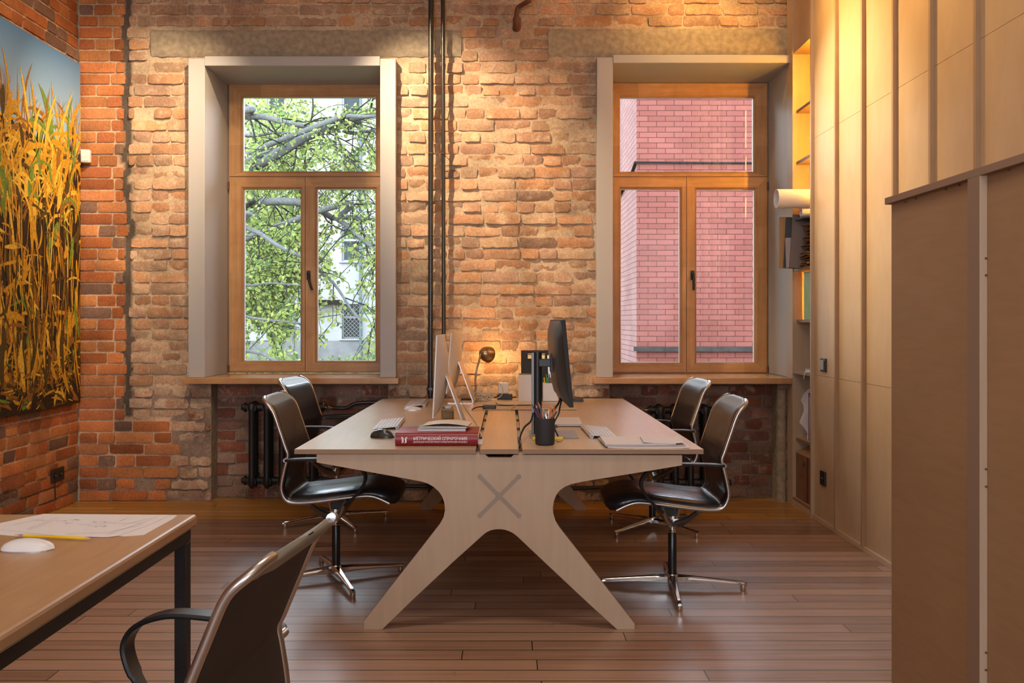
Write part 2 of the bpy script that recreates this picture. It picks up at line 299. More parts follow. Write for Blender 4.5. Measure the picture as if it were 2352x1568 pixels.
# ------------------------------------------------------------ mesh helpers
def tag(o, label=None, cat=None, group=None, kind=None):
    if label: o['label'] = label
    if cat: o['category'] = cat
    if group: o['group'] = group
    if kind: o['kind'] = kind
    return o
def empty(name, loc=(0, 0, 0), rz=0.0, parent=None):
    o = bpy.data.objects.new(name, None); COL.objects.link(o); o.location = loc; o.rotation_euler = (0, 0, rz)
    o.empty_display_size = .1
    if parent: o.parent = parent
    return o
def world_off(o):
    v = Vector((0, 0, 0))
    while o: v += o.location; o = o.parent
    return v
class MB:
    def __init__(s): s.v = []; s.f = []; s.m = []
    def add(s, vs, fs, mat=0):
        k = len(s.v); s.v += [tuple(v) for v in vs]
        for f in fs: s.f.append([i + k for i in f]); s.m.append(mat)
        return s
    def box(s, x0, x1, y0, y1, z0, z1, mat=0, M=None):
        vs = [Vector((x, y, z)) for z in (z0, z1) for y in (y0, y1) for x in (x0, x1)]
        if M is not None: vs = [M @ v for v in vs]
        return s.add(vs, [(0, 2, 3, 1), (4, 5, 7, 6), (0, 1, 5, 4), (2, 6, 7, 3), (0, 4, 6, 2), (1, 3, 7, 5)], mat)
    def slab(s, x0, x1, y0, y1, z0, z1, top=0, side=1):
        k = len(s.m); s.box(x0, x1, y0, y1, z0, z1, top)
        for i in range(2, 6): s.m[k + i] = side
        return s
    def prism(s, poly, fn, d0, d1, mat=0, side=None):
        """poly: list of 2-D points, fn(p, d) -> 3-D point"""
        n = len(poly); vs = [fn(p, d0) for p in poly] + [fn(p, d1) for p in poly]
        s.add(vs, [list(range(n))[::-1], list(range(n, 2 * n))], mat)
        k = len(s.v) - 2 * n
        for i in range(n):
            j = (i + 1) % n; s.f.append([k + i, k + j, k + n + j, k + n + i]); s.m.append(mat if side is None else side)
        return s
    def tube(s, pts, r, seg=8, mat=0, cap=True, flat=None, up=None):
        """flat=(a, b): elliptical section, a along side, b along up"""
        pts = [Vector(p) for p in pts]; n = len(pts)
        rs = r if isinstance(r, (list, tuple)) else [r] * n
        rings = []; prev = None
        for i, p in enumerate(pts):
            d = (pts[min(i + 1, n - 1)] - pts[max(i - 1, 0)]).normalized()
            if up is not None: a = d.cross(Vector(up)).normalized()
            elif prev is None:
                a = d.cross(Vector((0, 0, 1)))
                a = d.cross(Vector((0, 1, 0))).normalized() if a.length < 1e-3 else a.normalized()
            else: a = (prev - d * prev.dot(d)).normalized()
            prev = a; b = a.cross(d)
            fa, fb = flat if flat else (1, 1)
            rings.append([p + (a * math.cos(t) * fa + b * math.sin(t) * fb) * rs[i] for t in [2 * math.pi * k / seg for k in range(seg)]])
        vs = [v for q in rings for v in q]; fs = []
        for i in range(n - 1):
            for k in range(seg):
                k2 = (k + 1) % seg; fs.append((i * seg + k, i * seg + k2, (i + 1) * seg + k2, (i + 1) * seg + k))
        if cap: fs += [list(range(seg)), list(range((n - 1) * seg, n * seg))[::-1]]
        return s.add(vs, fs, mat)
    def lathe(s, prof, c=(0, 0, 0), seg=20, mat=0, M=None):
        vs = []; fs = []; n = len(prof)
        for r, z in prof:
            for k in range(seg):
                t = 2 * math.pi * k / seg; v = Vector((r * math.cos(t), r * math.sin(t), z))
                vs.append((M @ v if M is not None else v) + Vector(c))
        for i in range(n - 1):
            for k in range(seg):
                k2 = (k + 1) % seg; fs.append((i * seg + k, i * seg + k2, (i + 1) * seg + k2, (i + 1) * seg + k))
        if prof[0][0] > 1e-4: fs.append(list(range(seg))[::-1])
        if prof[-1][0] > 1e-4: fs.append(list(range((n - 1) * seg, n * seg)))
        return s.add(vs, fs, mat)
    def grid(s, rows, mat=0, close=False):
        n = len(rows); k = len(rows[0]); vs = [v for r in rows for v in r]; fs = []
        for i in range(n - 1):
            for j in range(k if close else k - 1):
                j2 = (j + 1) % k; fs.append((i * k + j, i * k + j2, (i + 1) * k + j2, (i + 1) * k + j))
        return s.add(vs, fs, mat)
    def build(s, name, mats, parent=None, bevel=0, smooth=None, sub=0, fix=True):
        me = bpy.data.meshes.new(name); off = world_off(parent) if parent else Vector((0, 0, 0))
        me.from_pydata([(v[0] - off.x, v[1] - off.y, v[2] - off.z) for v in s.v], [], s.f)
        for m in ([mats] if isinstance(mats, str) else mats): me.materials.append(MATS[m])
        me.polygons.foreach_set('material_index', s.m)
        if fix:
            bm = bmesh.new(); bm.from_mesh(me); bmesh.ops.recalc_face_normals(bm, faces=bm.faces); bm.to_mesh(me); bm.free()
        if smooth is not None:
            me.polygons.foreach_set('use_smooth', [True] * len(me.polygons)); me.set_sharp_from_angle(angle=R(smooth))
        me.update()
        o = bpy.data.objects.new(name, me); COL.objects.link(o)
        if parent: o.parent = parent
        if bevel:
            b = o.modifiers.new('bevel', 'BEVEL'); b.width = bevel; b.segments = 2; b.limit_method = 'ANGLE'; b.angle_limit = R(40); b.harden_normals = False
        if sub:
            q = o.modifiers.new('sub', 'SUBSURF'); q.levels = sub; q.render_levels = sub
        return o
def copy_tree(o, parent=None):
    c = o.copy(); COL.objects.link(c)
    if parent: c.parent = parent
    for ch in list(o.children): copy_tree(ch, c)
    return c
def catmull(pts, n=6):
    pts = [Vector(p) for p in pts]; out = []
    for i in range(len(pts) - 1):
        p0 = pts[max(i - 1, 0)]; p1 = pts[i]; p2 = pts[i + 1]; p3 = pts[min(i + 2, len(pts) - 1)]
        for k in range(n):
            t = k / n
            out.append(.5 * ((2 * p1) + (p2 - p0) * t + (2 * p0 - 5 * p1 + 4 * p2 - p3) * t * t + (3 * p1 - p0 - 3 * p2 + p3) * t ** 3))
    out.append(pts[-1]); return out
def frame_ring(mb, x0, x1, z0, z1, ix0, ix1, iz0, iz1, yf, yb, ch=.012, mh=0, mv=1):
    """mitred picture frame in the XZ plane, front at yf, with an inner chamfer"""
    O = [(x0, z0), (x1, z0), (x1, z1), (x0, z1)]; I = [(ix0, iz0), (ix1, iz0), (ix1, iz1), (ix0, iz1)]
    C = [(ix0 - ch, iz0 - ch), (ix1 + ch, iz0 - ch), (ix1 + ch, iz1 + ch), (ix0 - ch, iz1 + ch)]
    L = [[(a, yb, b) for a, b in O], [(a, yf, b) for a, b in O], [(a, yf, b) for a, b in C], [(a, yf + ch, b) for a, b in I], [(a, yb, b) for a, b in I]]
    for i in range(4):
        j = (i + 1) % 4; m = mh if i % 2 == 0 else mv
        for k in range(5):
            a, b = L[k], L[(k + 1) % 5]
            mb.add([a[i], a[j], b[j], b[i]], [(0, 1, 2, 3)], m)

# ------------------------------------------------------------ brick walls, brick by brick
CLEAN = [(.48, .175, .065), (.42, .14, .05), (.52, .22, .085), (.37, .13, .055), (.46, .195, .085), (.21, .125, .09)]
WORN = [(.46, .27, .16), (.44, .29, .19), (.50, .34, .22), (.39, .25, .175), (.48, .26, .14), (.46, .30, .19), (.42, .25, .165), (.46, .26, .15)]
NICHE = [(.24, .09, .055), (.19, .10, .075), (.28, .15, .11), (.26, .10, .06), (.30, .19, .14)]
def nz(u, v, s, o=0.0): return noise.noise(Vector((u * s + o, v * s - o, o * .7)))
def brick_wall(name, P, u0, u1, z0, z1, holes, style, cell=.03, seed=1, parent=None, gapf=None, noholes=()):
    """P(u, z, d): point on the wall, d towards the room. style(u, z) -> (palette, wear, mortar colour). holes: (u0,u1,z0,z1)"""
    rg = random.Random(seed); V = []; Fc = []; C = []; W = []
    def put(vs, fs, col, wear):
        k = len(V); V.extend(vs); Fc.extend([[i + k for i in f] for f in fs])
        C.extend([col] * len(vs) if not isinstance(col, list) else col); W.extend([wear] * len(vs))
    # mortar bed
    us = set([u0, u1]); zs = set([z0, z1]); k = u0
    while k < u1: us.add(k); k += cell
    k = z0
    while k < z1: zs.add(k); k += cell
    allh = list(holes)
    for h in allh: us.update([max(u0, min(u1, h[0])), max(u0, min(u1, h[1]))]); zs.update([max(z0, min(z1, h[2])), max(z0, min(z1, h[3]))])
    us = sorted(us); zs = sorted(zs); idx = {}; base = 0
    cols = []; vs = []
    for j, z in enumerate(zs):
        for i, u in enumerate(us):
            pal, wear, mc = style(u, z)
            d = -.010 + .001 * wear + nz(u, z, 22) * (.002 + .006 * wear) + nz(u, z, 6, 4) * .006 * wear
            idx[i, j] = len(vs); vs.append(P(u, z, d)); q = 1 + nz(u, z, 5, 9) * .25; cols.append((mc[0] * q, mc[1] * q, mc[2] * q, 1))
    fs = []
    for j in range(len(zs) - 1):
        for i in range(len(us) - 1):
            cu = (us[i] + us[i + 1]) / 2; cz = (zs[j] + zs[j + 1]) / 2
            if any(h[0] < cu < h[1] and h[2] < cz < h[3] for h in allh): continue
            fs.append([idx[i, j], idx[i + 1, j], idx[i + 1, j + 1], idx[i, j + 1]])
    put(vs, fs, cols, 0.0)
    # bricks
    allh = list(holes) + list(noholes)
    z = z0 + .004; row = 0
    while z < z1 - .02:
        hgt = .0695 + rg.uniform(-.003, .003); zt = min(z + hgt, z1); cz = (z + zt) / 2
        cuts = [(h[0], h[1]) for h in allh if h[2] < cz < h[3]]
        if gapf and cz > .58: cuts.append((gapf(cz) - .019 - .012 * noise.noise(Vector((cz * 11, 0, 0))), gapf(cz) + .019 + .014 * noise.noise(Vector((cz * 9, 5, 0)))))
        spans = [(u0, u1)]
        for a, b in cuts:
            ns = []
            for s, e in spans:
                if b <= s or a >= e: ns.append((s, e)); continue
                if a > s: ns.append((s, a))
                if b < e: ns.append((b, e))
            spans = ns
        u = u0 - (.13 if row % 2 else rg.uniform(0, .06)); header = False
        while u < u1:
            pal, wear, mc = style(min(max(u, u0), u1), cz)
            L = .25 if (row % 2 == 0) else .12
            if rg.random() < .25: L = .12 if L > .2 else .25
            L *= rg.uniform(.95, 1.05)
            g = .014 - .003 * wear + rg.uniform(-.003, .003) * (1 + wear)
            for s, e in spans:
                a = max(u, s + .002); b = min(u + L, e - .002)
                if b - a < .03: continue
                pal, wear, mc = style((a + b) / 2, cz)
                c0 = rg.choice(pal); q = rg.uniform(.78, 1.18); col = (c0[0] * q, c0[1] * q, c0[2] * q, 1)
                jit = .0015 + .0085 * wear; dep = rg.uniform(-.002, .002) + rg.uniform(-.007, .008) * wear
                if rg.random() < .10 * wear: dep -= .009
                n = max(2, int((b - a) / .028)); mrows = 4; vs = []
                tilt = rg.uniform(-.0015, .0015) * (1 + 3 * wear); o1 = rg.uniform(0, 50)
                for j in range(-1, mrows + 2):
                    for i in range(-1, n + 2):
                        ii = min(max(i, 0), n); jj = min(max(j, 0), mrows)
                        x = a + (b - a) * ii / n; y = z + (zt - z) * jj / mrows
                        ex = 1 if (ii in (0, n)) else 0; ey = 1 if (jj in (0, mrows)) else 0
                        x0 = x; y0 = y
                        if ex and ey: x += (.004 if ii == 0 else -.004) * (.5 + .5 * wear); y += (.003 if jj == 0 else -.003) * (.5 + .5 * wear)
                        x += nz(x0, y0, 30, o1) * jit; y += nz(x0, y0, 26, o1 + 7) * jit
                        x = min(max(x, s), e)
                        if i != ii or j != jj: d = -.022
                        else:
                            d = dep + tilt * (jj - 2) + nz(x0, y0, 24, o1) * (.001 + .006 * wear) + nz(x0, y0, 60, o1) * (.0006 + .002 * wear)
                            if ex or ey: d -= .0022 + .0015 * wear
                        vs.append(P(x, y, d))
                w = n + 3; fs = [[j * w + i, j * w + i + 1, (j + 1) * w + i + 1, (j + 1) * w + i] for j in range(mrows + 2) for i in range(w - 1)]
                put(vs, fs, col, wear)
            u += L + g
        z += hgt + .0135; row += 1
    me = bpy.data.meshes.new(name); off = world_off(parent) if parent else Vector((0, 0, 0))
    me.from_pydata([tuple(Vector(v) - off) for v in V], [], Fc)
    ca = me.color_attributes.new('tone', 'FLOAT_COLOR', 'POINT'); ca.data.foreach_set('color', [c for q in C for c in q])
    wa = me.attributes.new('wear', 'FLOAT', 'POINT'); wa.data.foreach_set('value', W)
    me.materials.append(MATS['old_brick']); me.polygons.foreach_set('use_smooth', [True] * len(me.polygons)); me.set_sharp_from_angle(angle=R(50))
    o = bpy.data.objects.new(name, me); COL.objects.link(o)
    if parent: o.parent = parent
    return o

YW = 6.40                                # face of the window wall
W1 = (-2.25, -.83, .86, 3.15); W2 = (.65, 2.02, .86, 3.16)
N1 = (-2.135, -.86, 0, .86); N2 = (.72, 1.93, 0, .86)
L1 = (-2.56, -.34, 3.185, 3.375); L2 = (.285, 2.02, 3.185, 3.385)
def seam(z): return -2.735 + .075 * noise.noise(Vector((0, 0, z * 2.3))) + .035 * noise.noise(Vector((3, 0, z * 9)))
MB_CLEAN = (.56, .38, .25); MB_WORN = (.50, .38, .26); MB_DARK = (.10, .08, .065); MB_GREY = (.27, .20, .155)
def style_back(u, z):
    sm = seam(z)
    if z > .60 and abs(u - sm) < .034: return CLEAN, .6, MB_DARK
    if u < sm or (z < .60 and u < -2.42 + .1 * nz(0, z, 5)):
        return CLEAN, (.12 if z > .5 else .35), (MB_CLEAN if z > .25 else MB_GREY)
    if z > 3.36: return WORN, .8, MB_WORN
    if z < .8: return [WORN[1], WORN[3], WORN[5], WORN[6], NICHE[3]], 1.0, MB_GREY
    return WORN, .75, MB_WORN
wb = empty('wall_back', (0, YW, 0)); tag(wb, kind='structure')
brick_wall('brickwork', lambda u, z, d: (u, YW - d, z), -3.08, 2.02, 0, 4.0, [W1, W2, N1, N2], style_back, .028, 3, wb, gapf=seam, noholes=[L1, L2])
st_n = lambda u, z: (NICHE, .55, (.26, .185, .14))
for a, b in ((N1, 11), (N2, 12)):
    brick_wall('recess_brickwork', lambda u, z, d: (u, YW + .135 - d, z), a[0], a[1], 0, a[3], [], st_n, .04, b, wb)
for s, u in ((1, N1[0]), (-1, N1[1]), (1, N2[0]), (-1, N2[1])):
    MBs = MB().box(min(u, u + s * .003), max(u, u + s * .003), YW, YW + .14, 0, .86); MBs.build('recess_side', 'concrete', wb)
core = MB()
for x0, x1 in ((-3.4, -2.2), (-.86, .68), (2.0, 2.6)): core.box(x0, x1, YW + .025, 6.95, 0, 4.1)
for w in (W1, W2): core.box(w[0], w[1], YW + .025, 6.95, w[3], 4.1); core.box(w[0], w[1], YW + .15, 6.95, -.2, .85)
core.build('wall_core', 'plaster', wb)
for k, q in enumerate((L1, L2)):            # concrete lintels over the windows
    rows = []; n = 60; m = 8
    for j in range(m + 1):
        rows.append([(q[0] + (q[1] - q[0]) * i / n + (0 if 0 < i < n else .008 * nz(k, j, 3)), YW - .008 - nz(i * .1, j * .2, 2, k) * .006 + (.012 if j in (0, m) else 0),
                      q[2] + (q[3] - q[2]) * j / m + (.007 * nz(i, j, .7, k) if j in (0, m) else 0)) for i in range(n + 1)])
    mb = MB().grid(rows); mb.box(q[0], q[1], YW + .013, YW + .03, q[2], q[3]); mb.build('lintel', 'concrete', wb, smooth=50)
# cracks of the worn pier beside window two: a rounded plaster roll in the corner by the bookcase
MB().tube([(1.955, 6.40, z * .05) for z in range(0, 17)], [.035 + .006 * nz(z, 0, .9) for z in range(0, 17)], 10).build('corner_plaster', 'concrete', wb, smooth=60)

# left wall
wl_ = empty('wall_left', (-3.08, 0, 0)); tag(wl_, kind='structure')
brick_wall('brickwork', lambda u, z, d: (-3.08 + d, u, z), 3.2, 6.40, 0, 4.0, [], lambda u, z: (CLEAN, .10 if z > .3 else .3, MB_CLEAN if z > .2 else MB_GREY), .05, 21, wl_)
MB().box(-3.3, -3.105, -3.2, 6.95, 0, 4.1).box(-3.105, -3.08, -3.0, 3.2, 0, 4.0).build('wall_core', 'brick_plain', wl_)

# floor, ceiling, rear wall
o = MB().box(-3.3, 2.6, -3.2, 6.6, -.2, 0).build('floor', 'floor_boards'); tag(o, kind='structure')
o = MB().box(-3.3, 2.6, -3.2, 6.95, 4.0, 4.15).build('ceiling', 'white_ceiling'); tag(o, kind='structure')
rw = MB()
RW = [(-2.3, -1.3), (.2, 1.1)]
xs = [-3.3, RW[0][0], RW[0][1], RW[1][0], RW[1][1], 2.6]
for i in (0, 2, 4): rw.box(xs[i], xs[i + 1], -3.2, -3.0, 0, 4.0)
for i in (1, 3): rw.box(xs[i], xs[i + 1], -3.2, -3.0, 0, .9); rw.box(xs[i], xs[i + 1], -3.2, -3.0, 3.0, 4.0)
o = rw.build('wall_rear', 'plaster'); tag(o, kind='structure')
for k, (a, b) in enumerate(RW):
    mb = MB(); zz = [.9, 2.25, 3.0]
    for j in range(2):
        frame_ring(mb, a, b, zz[j], zz[j + 1], a + .07, b - .07, zz[j] + .07, zz[j + 1] - .07, -3.12, -3.06)
    mb.box((a + b) / 2 - .04, (a + b) / 2 + .04, -3.11, -3.07, .9, 2.25, 1)
    o = mb.build('window_%d' % (k + 3), ['pine_x', 'pine_z']); tag(o, kind='structure')
# right wall of birch plywood with slim upright battens
wr = empty('wall_right', (2.0, 0, 0)); tag(wr, kind='structure')
mb = MB()
for a, b in ((0, .939), (.941, 2.484), (2.486, 4.0)): mb.box(2.0, 2.02, -3.0, 5.835, a, b)
mb.box(2.02, 2.6, -3.0, 5.835, 0, 4.0); mb.box(2.36, 2.6, 5.8, 6.5, 0, 4.0)
mb.build('plywood_panel', 'birch_wall', wr)
for y in (5.426, 5.016, 4.612, 4.208, 3.80, 3.40):
    MB().box(1.978, 2.0, y - .02, y, .03, 4.0).build('batten', 'birch_batten', wr, bevel=.001)
o = MB().box(1.984, 2.0, -3.0, 5.835, 0, .03).build('baseboard_right', 'birch_y', bevel=.002); tag(o, kind='structure')

# low plywood partition close to the camera
wp = empty('wall_partition', (1.352, 1.5, 0)); tag(wp, kind='structure')
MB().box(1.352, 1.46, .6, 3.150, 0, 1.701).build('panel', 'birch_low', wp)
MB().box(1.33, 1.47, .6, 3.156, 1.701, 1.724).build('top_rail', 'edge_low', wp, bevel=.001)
mb = MB().box(1.33, 1.352, 2.520, 2.587, 0, 1.701, 0); mb.m[:] = [0, 0, 1, 0, 0, 0]  # paler wood on the near face paints in light from behind the camera
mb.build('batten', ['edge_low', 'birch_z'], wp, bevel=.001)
for px, py, xx in [(2266, y, 1.3495) for y in (593, 632, 1077, 1117, 1498, 1538)] + [(x, y, 1.3505) for x, y in ((2080, 464), (2104, 455.5), (2173, 433), (2204, 422.5), (2318, 387))]:
    Y = F * xx / (px - CX)
    if py > 500 and px == 2266: c = Vector((1.3475, 2.519, at(px, py, 2.52).z))
    else: c = at(px, py, Y); c.z = min(c.z, 1.697)
    MB().lathe([(.0001, -.0035), (.0030, -.002), (.0036, 0), (.0030, .002), (.0001, .0035)], c, 8).build('screw', 'rust', wp, smooth=60)

# ------------------------------------------------------------ windows
YF = 6.84
def zz(y, k): return H - (y - CY) / k
def xx_(x, k): return (x - CX) / k
def make_window(name, x0, x1, z0, z1, zj, xj, panes, xh, zh, hang, tilt):
    w = empty(name, ((x0 + x1) / 2, YF, z0)); tag(w, kind='structure')
    k = 299.7
    P = [tuple((xx_(a, k), xx_(b, k), zz(d, k), zz(c, k))) for a, b, c, d in panes]
    mb = MB(); frame_ring(mb, x0, x1, z0, z1, x0 + .03, x1 - .03, z0 + .03, z1 - .03, YF + .02, YF + .10, 0)
    mb.box(x0 + .03, x1 - .03, YF + .02, YF + .09, zj - .03, zj + .03, 0); mb.build('window_frame', ['pine_x', 'pine_z'], w)
    outer = [(x0 + .012, x1 - .012, zj + .003, z1 - .012), (x0 + .012, xj - .002, z0 + .012, zj - .003), (xj + .002, x1 - .012, z0 + .012, zj - .003)]
    for i in range(3):
        o = outer[i]; q = P[i]
        mb = MB(); frame_ring(mb, o[0], o[1], o[2], o[3], q[0], q[1], q[2], q[3], YF, YF + .07, .014)
        # finger-jointed staves: slightly different blocks set into the face
        s = mb.build('sash', ['pine_x', 'pine_z'], w, bevel=.0015)
        mb = MB(); g = .012; frame_ring(mb, q[0] - .01, q[1] + .01, q[2] - .01, q[3] + .01, q[0] + .004, q[1] - .004, q[2] + .004, q[3] - .004, YF + .028, YF + .046, .001, 0, 0)
        mb.build('glazing_bead', 'silver', s)
        MB().box(q[0] - .005, q[1] + .005, YF + .036, YF + .040, q[2] - .005, q[3] + .005).build('glass', 'window_glass', s)
    # meeting stile cover
    h = MB(); h.box(xh - .014, xh + .014, YF - .012, YF, zh - .035, zh + .035)
    pts = [(xh, YF - .03, zh + .012), (xh + tilt * .15, YF - .045, zh - .005), (xh + tilt * .45, YF - .048, zh - .05), (xh + tilt, YF - .045, zh - .115)]
    h.tube([(xh, YF - .005, zh + .012), (xh, YF - .04, zh + .012)], .010, 10); h.tube(catmull(pts, 4), .0095, 10)
    h.build('window_handle', 'black_satin', w, smooth=50)
    for z in (zj - .07, z0 + .03):
        MB().tube([(hang, YF - .006, z - .03), (hang, YF - .006, z + .03)], .007, 8).build('hinge', 'rust', w, smooth=60)
    return w
w1 = make_window('window_1', -2.150, -.905, .892, 3.118, zz(405.5, 299.7), xx_(701, 299.7),
    [(556, 863, 221, 393), (558, 690, 433, 829), (727, 862, 433, 829)], xx_(709, 299.7), zz(632, 299.7), -2.143, .035)
w2 = make_window('window_2', .742, 1.992, .886, 3.122, zz(406, 299.7), xx_(1577, 299.7),
    [(1424, 1733, 222, 394), (1426, 1563, 433, 833), (1600, 1735, 434, 833)], xx_(1590, 299.7), zz(632, 299.7), 1.984, .002)
def casing(w, xo0, xi0, xi1, xo1, zs, zi, zo, ylo):
    w_ = w
    MB().box(xo0, xi0, 6.33, 6.95, zs, zo - .015).build('casing_side', 'casing_paint', w_, bevel=.004)
    MB().box(xi1, xo1, 6.33, 6.95, zs, zo - .015).build('casing_side', 'casing_paint', w_, bevel=.004)
    MB().box(xi0, xi1, 6.325, 6.95, zi, zo).build('casing_head', 'casing_paint', w_, bevel=.004)
casing(w1, -2.272, -2.155, -.911, -.80, .889, 3.098, 3.166, 0)
casing(w2, .627, .741, 1.994, 2.02, .889, 3.118, 3.176, 0)
# chamfered tops of the casing sides
MB().box(-2.290, -.774, 6.268, 6.86, .847, .889).build('window_sill', 'sill_wood', w1, bevel=.004)
MB().box(.600, 1.992, 6.268, 6.86, .847, .889).build('window_sill', 'sill_wood', w2, bevel=.004)

# ------------------------------------------------------------ bookcase built into the end of the plywood wall
bc = empty('bookcase', (2.1, 6.05, 0)); tag(bc, 'tall narrow birch plywood bookcase lit amber inside beside the right window', 'bookcase')
MB().slab(1.978, 2.355, 5.835, 5.857, 0, 4.0).build('side_panel', ['birch_z', 'birch_z'], bc, bevel=.001)
MB().box(1.993, 2.355, 6.262, 6.392, 0, 4.0).build('side_panel', 'birch_z', bc, bevel=.001)
MB().box(2.340, 2.358, 5.857, 6.262, 0, 4.0).build('back_panel', 'birch_z', bc)
MB().box(1.995, 2.013, 5.857, 6.262, 3.16, 4.0).box(2.013, 2.34, 5.857, 6.262, 3.16, 3.18).build('fascia', 'birch_z', bc)
MB().box(1.980, 1.995, 6.235, 6.262, 3.16, 4.0).build('batten', 'birch_z', bc)
plain('led', (1, .7, .3), .5, emit=(1.0, .44, .03, 360.0))
for a, b in ((2.78, 3.15), (2.42, 2.74), (2.08, 2.38), (1.33, 1.63)):
    MB().box(2.10, 2.108, 5.8575, 5.862, a, b).build('led_strip', 'led', bc)
for z, x in ((2.765, 2.02), (2.405, 2.02), (1.655, 2.0), (1.30, 2.022), (.945, 1.992), (.475, 2.018), (.06, 1.995)):
    mb = MB().box(x, 2.34, 5.857, 6.262, z - .02, z); mb.m[4] = 1
    mb.build('shelf', ['birch_y', 'edge_z'], bc)
MB().box(1.990, 2.006, 5.857, 6.262, 0, .04).build('plinth', 'birch_y', bc)

# things on its shelves
def thing(name, label, cat, loc, group=None, kind=None, rz=0.0):
    return tag(empty(name, loc, rz), label, cat, group, kind)
ys = 1.655
# a sheaf of boards standing on the shelf
def plate(name, mat, x0, x1, y, z0, z1, th, label, cat, lean=0.0, wob=0.0):
    M = Matrix.Translation((x0, y, z0)) @ Matrix.Rotation(lean, 4, 'Y')
    mb = MB().box(0, x1 - x0, 0, th, 0, z1 - z0, 0, M); o = mb.build(name, mat, bevel=.001); tag(o, label, cat); return o
plate('cardboard_sheet', 'tan_board', 1.868, 2.24, 6.170, ys, 2.01, .012, 'tan card folder standing at the very back of the stuffed shelf', 'folder', R(1))
plate('corrugated_sheet', 'blue_board', 1.895, 2.26, 6.145, ys, 2.005, .012, 'dark slate corrugated sheet standing between tan and grey boards', 'board', R(3))
plate('card_sheet', 'paper_edge', 1.905, 2.27, 6.118, ys, 1.86, .010, 'pale card sheets peeping out under the grey portfolio board', 'card', R(-2))
plate('portfolio_board', 'grey_board', 1.922, 2.28, 6.10, ys, 2.02, .014, 'large grey brown portfolio board standing out of the shelf', 'portfolio', R(3.5))
rg = random.Random(5)
mb = MB()
for i in range(24):
    z = ys + .003 + i * .0128; x0 = 2.0 - rg.uniform(-.03, .03) + (.0 if i < 20 else .02); y0 = 5.875 + rg.uniform(0, .02)
    rows = [[(x0 + rg.uniform(-.006, .006) + .03 * q, y0 + .025 * j, z + .012 * noise.noise(Vector((q * .8, j * .45, i * 3.1)))) for q in range(8)] for j in range(9)]
    top = rows; bot = [[(v[0], v[1], v[2] - rg.uniform(.002, .004)) for v in r] for r in rows]
    mb.grid(top, i % 2); mb.grid(bot, i % 2)
    mb.grid([top[0], bot[0]], i % 2); mb.grid([[r[0] for r in top], [r[0] for r in bot]], i % 2); mb.grid([[r[-1] for r in top], [r[-1] for r in bot]], i % 2); mb.grid([top[-1], bot[-1]], i % 2)
o = mb.build('kraft_paper_stack', ['kraft', 'kraft_dark'], smooth=40); tag(o, 'crumpled brown kraft papers piled beside the grey portfolio board', 'paper stack', kind='stuff')
o = MB().box(1.955, 2.25, 5.885, 6.09, 1.972, 1.984).build('cloth_folder', 'blue_board', bevel=.002); tag(o, 'thin black folder lying over the crumpled kraft papers', 'folder')
def roll(name, mat, x0, x1, y, z, r, label, th=.004):
    mb = MB(); seg = 28
    o_ = [(x0, r), (x1, r), (x1, r - th), (x0, r - th)]
    rows = [[(a, y + q * math.cos(2 * math.pi * k / seg), z + q * math.sin(2 * math.pi * k / seg)) for k in range(seg)] for a, q in o_ + [o_[0]]]
    mb.grid(rows, 0, True); o = mb.build(name, mat, smooth=40); tag(o, label, 'paper roll'); return o
roll('paper_roll', 'paper', 1.955, 2.30, 5.965, 2.014, .028, 'slim white paper roll beneath the big tan rolls', .002)
roll('drawing_roll', 'paper', 1.79, 2.32, 5.965, 2.107, .063, 'big pale roll of drawings sticking out towards the window')
roll('drawing_roll', 'paper_warm', 1.875, 2.32, 6.055, 2.120, .058, 'second roll of drawings half hidden behind the biggest one')
MB_ = MB().box(2.028, 2.075, 5.90, 6.13, 1.30, 1.625)
o = MB_.build('ring_binder', 'green_binder', bevel=.003); tag(o, 'bright green ring binder standing on the shelf', 'binder')
o = MB().box(2.03, 2.06, 5.868, 5.893, 1.30, 1.40).build('pen_case', 'black_mat', bevel=.004); tag(o, 'small dark case standing in front of the green binder', 'case')
t = thing('notebook', 'white notebook with ribbon lying on a bookcase shelf', 'notebook', (2.08, 5.98, .945))
MB().box(2.01, 2.18, 5.90, 6.06, .945, .949).box(2.01, 2.18, 5.90, 6.06, .968, .972).build('cover', 'grey_plastic', t)
MB().box(2.013, 2.178, 5.903, 6.057, .949, .968).build('pages', 'paper', t)
MB().tube([(2.012, 5.98, .956), (1.995, 5.985, .948), (1.985, 5.99, .93), (1.982, 5.992, .90)], .0022, 5).build('ribbon', 'white_plastic', t)
rows = []
for j in range(10):
    z = .477 + .345 * j / 9; e = .02 * math.sin(j * 1.5) - .035 * math.sin(math.pi * j / 9)
    rows.append([(2.055 + e * (1 - i / 6) + .02 * i + .006 * noise.noise(Vector((i, j, 1.5))), 6.13 + .02 * noise.noise(Vector((i * .6, j * .5, 8))), z) for i in range(7)])
mb = MB().grid(rows); mb.grid([[(v[0], v[1] + .02 + .004 * math.sin(v[2] * 40), v[2]) for v in r] for r in rows])
o = mb.build('plastic_bag', 'paper', smooth=60); tag(o, 'crinkled translucent white plastic bag standing on a low shelf', 'bag')
t = thing('magazine_file', 'white box file standing in front of the plastic bag', 'box file', (2.05, 5.98, .475))
MB().box(2.045, 2.125, 5.885, 6.07, .475, .775).build('file_body', 'white_plastic', t, bevel=.002)
MB().tube([(2.046, 5.96, .62), (2.043, 5.96, .62)], .008, 12).build('finger_hole', 'ink', t)
o = MB().box(2.05, 2.12, 6.075, 6.10, .475, .80).build('magazine', 'red_cover'); tag(o, 'dark red magazine between white box file and plastic bag', 'magazine')
t = thing('cardboard_box', 'brown cardboard box with taped seam on the bookcase floor', 'box', (2.15, 6.06, .06))
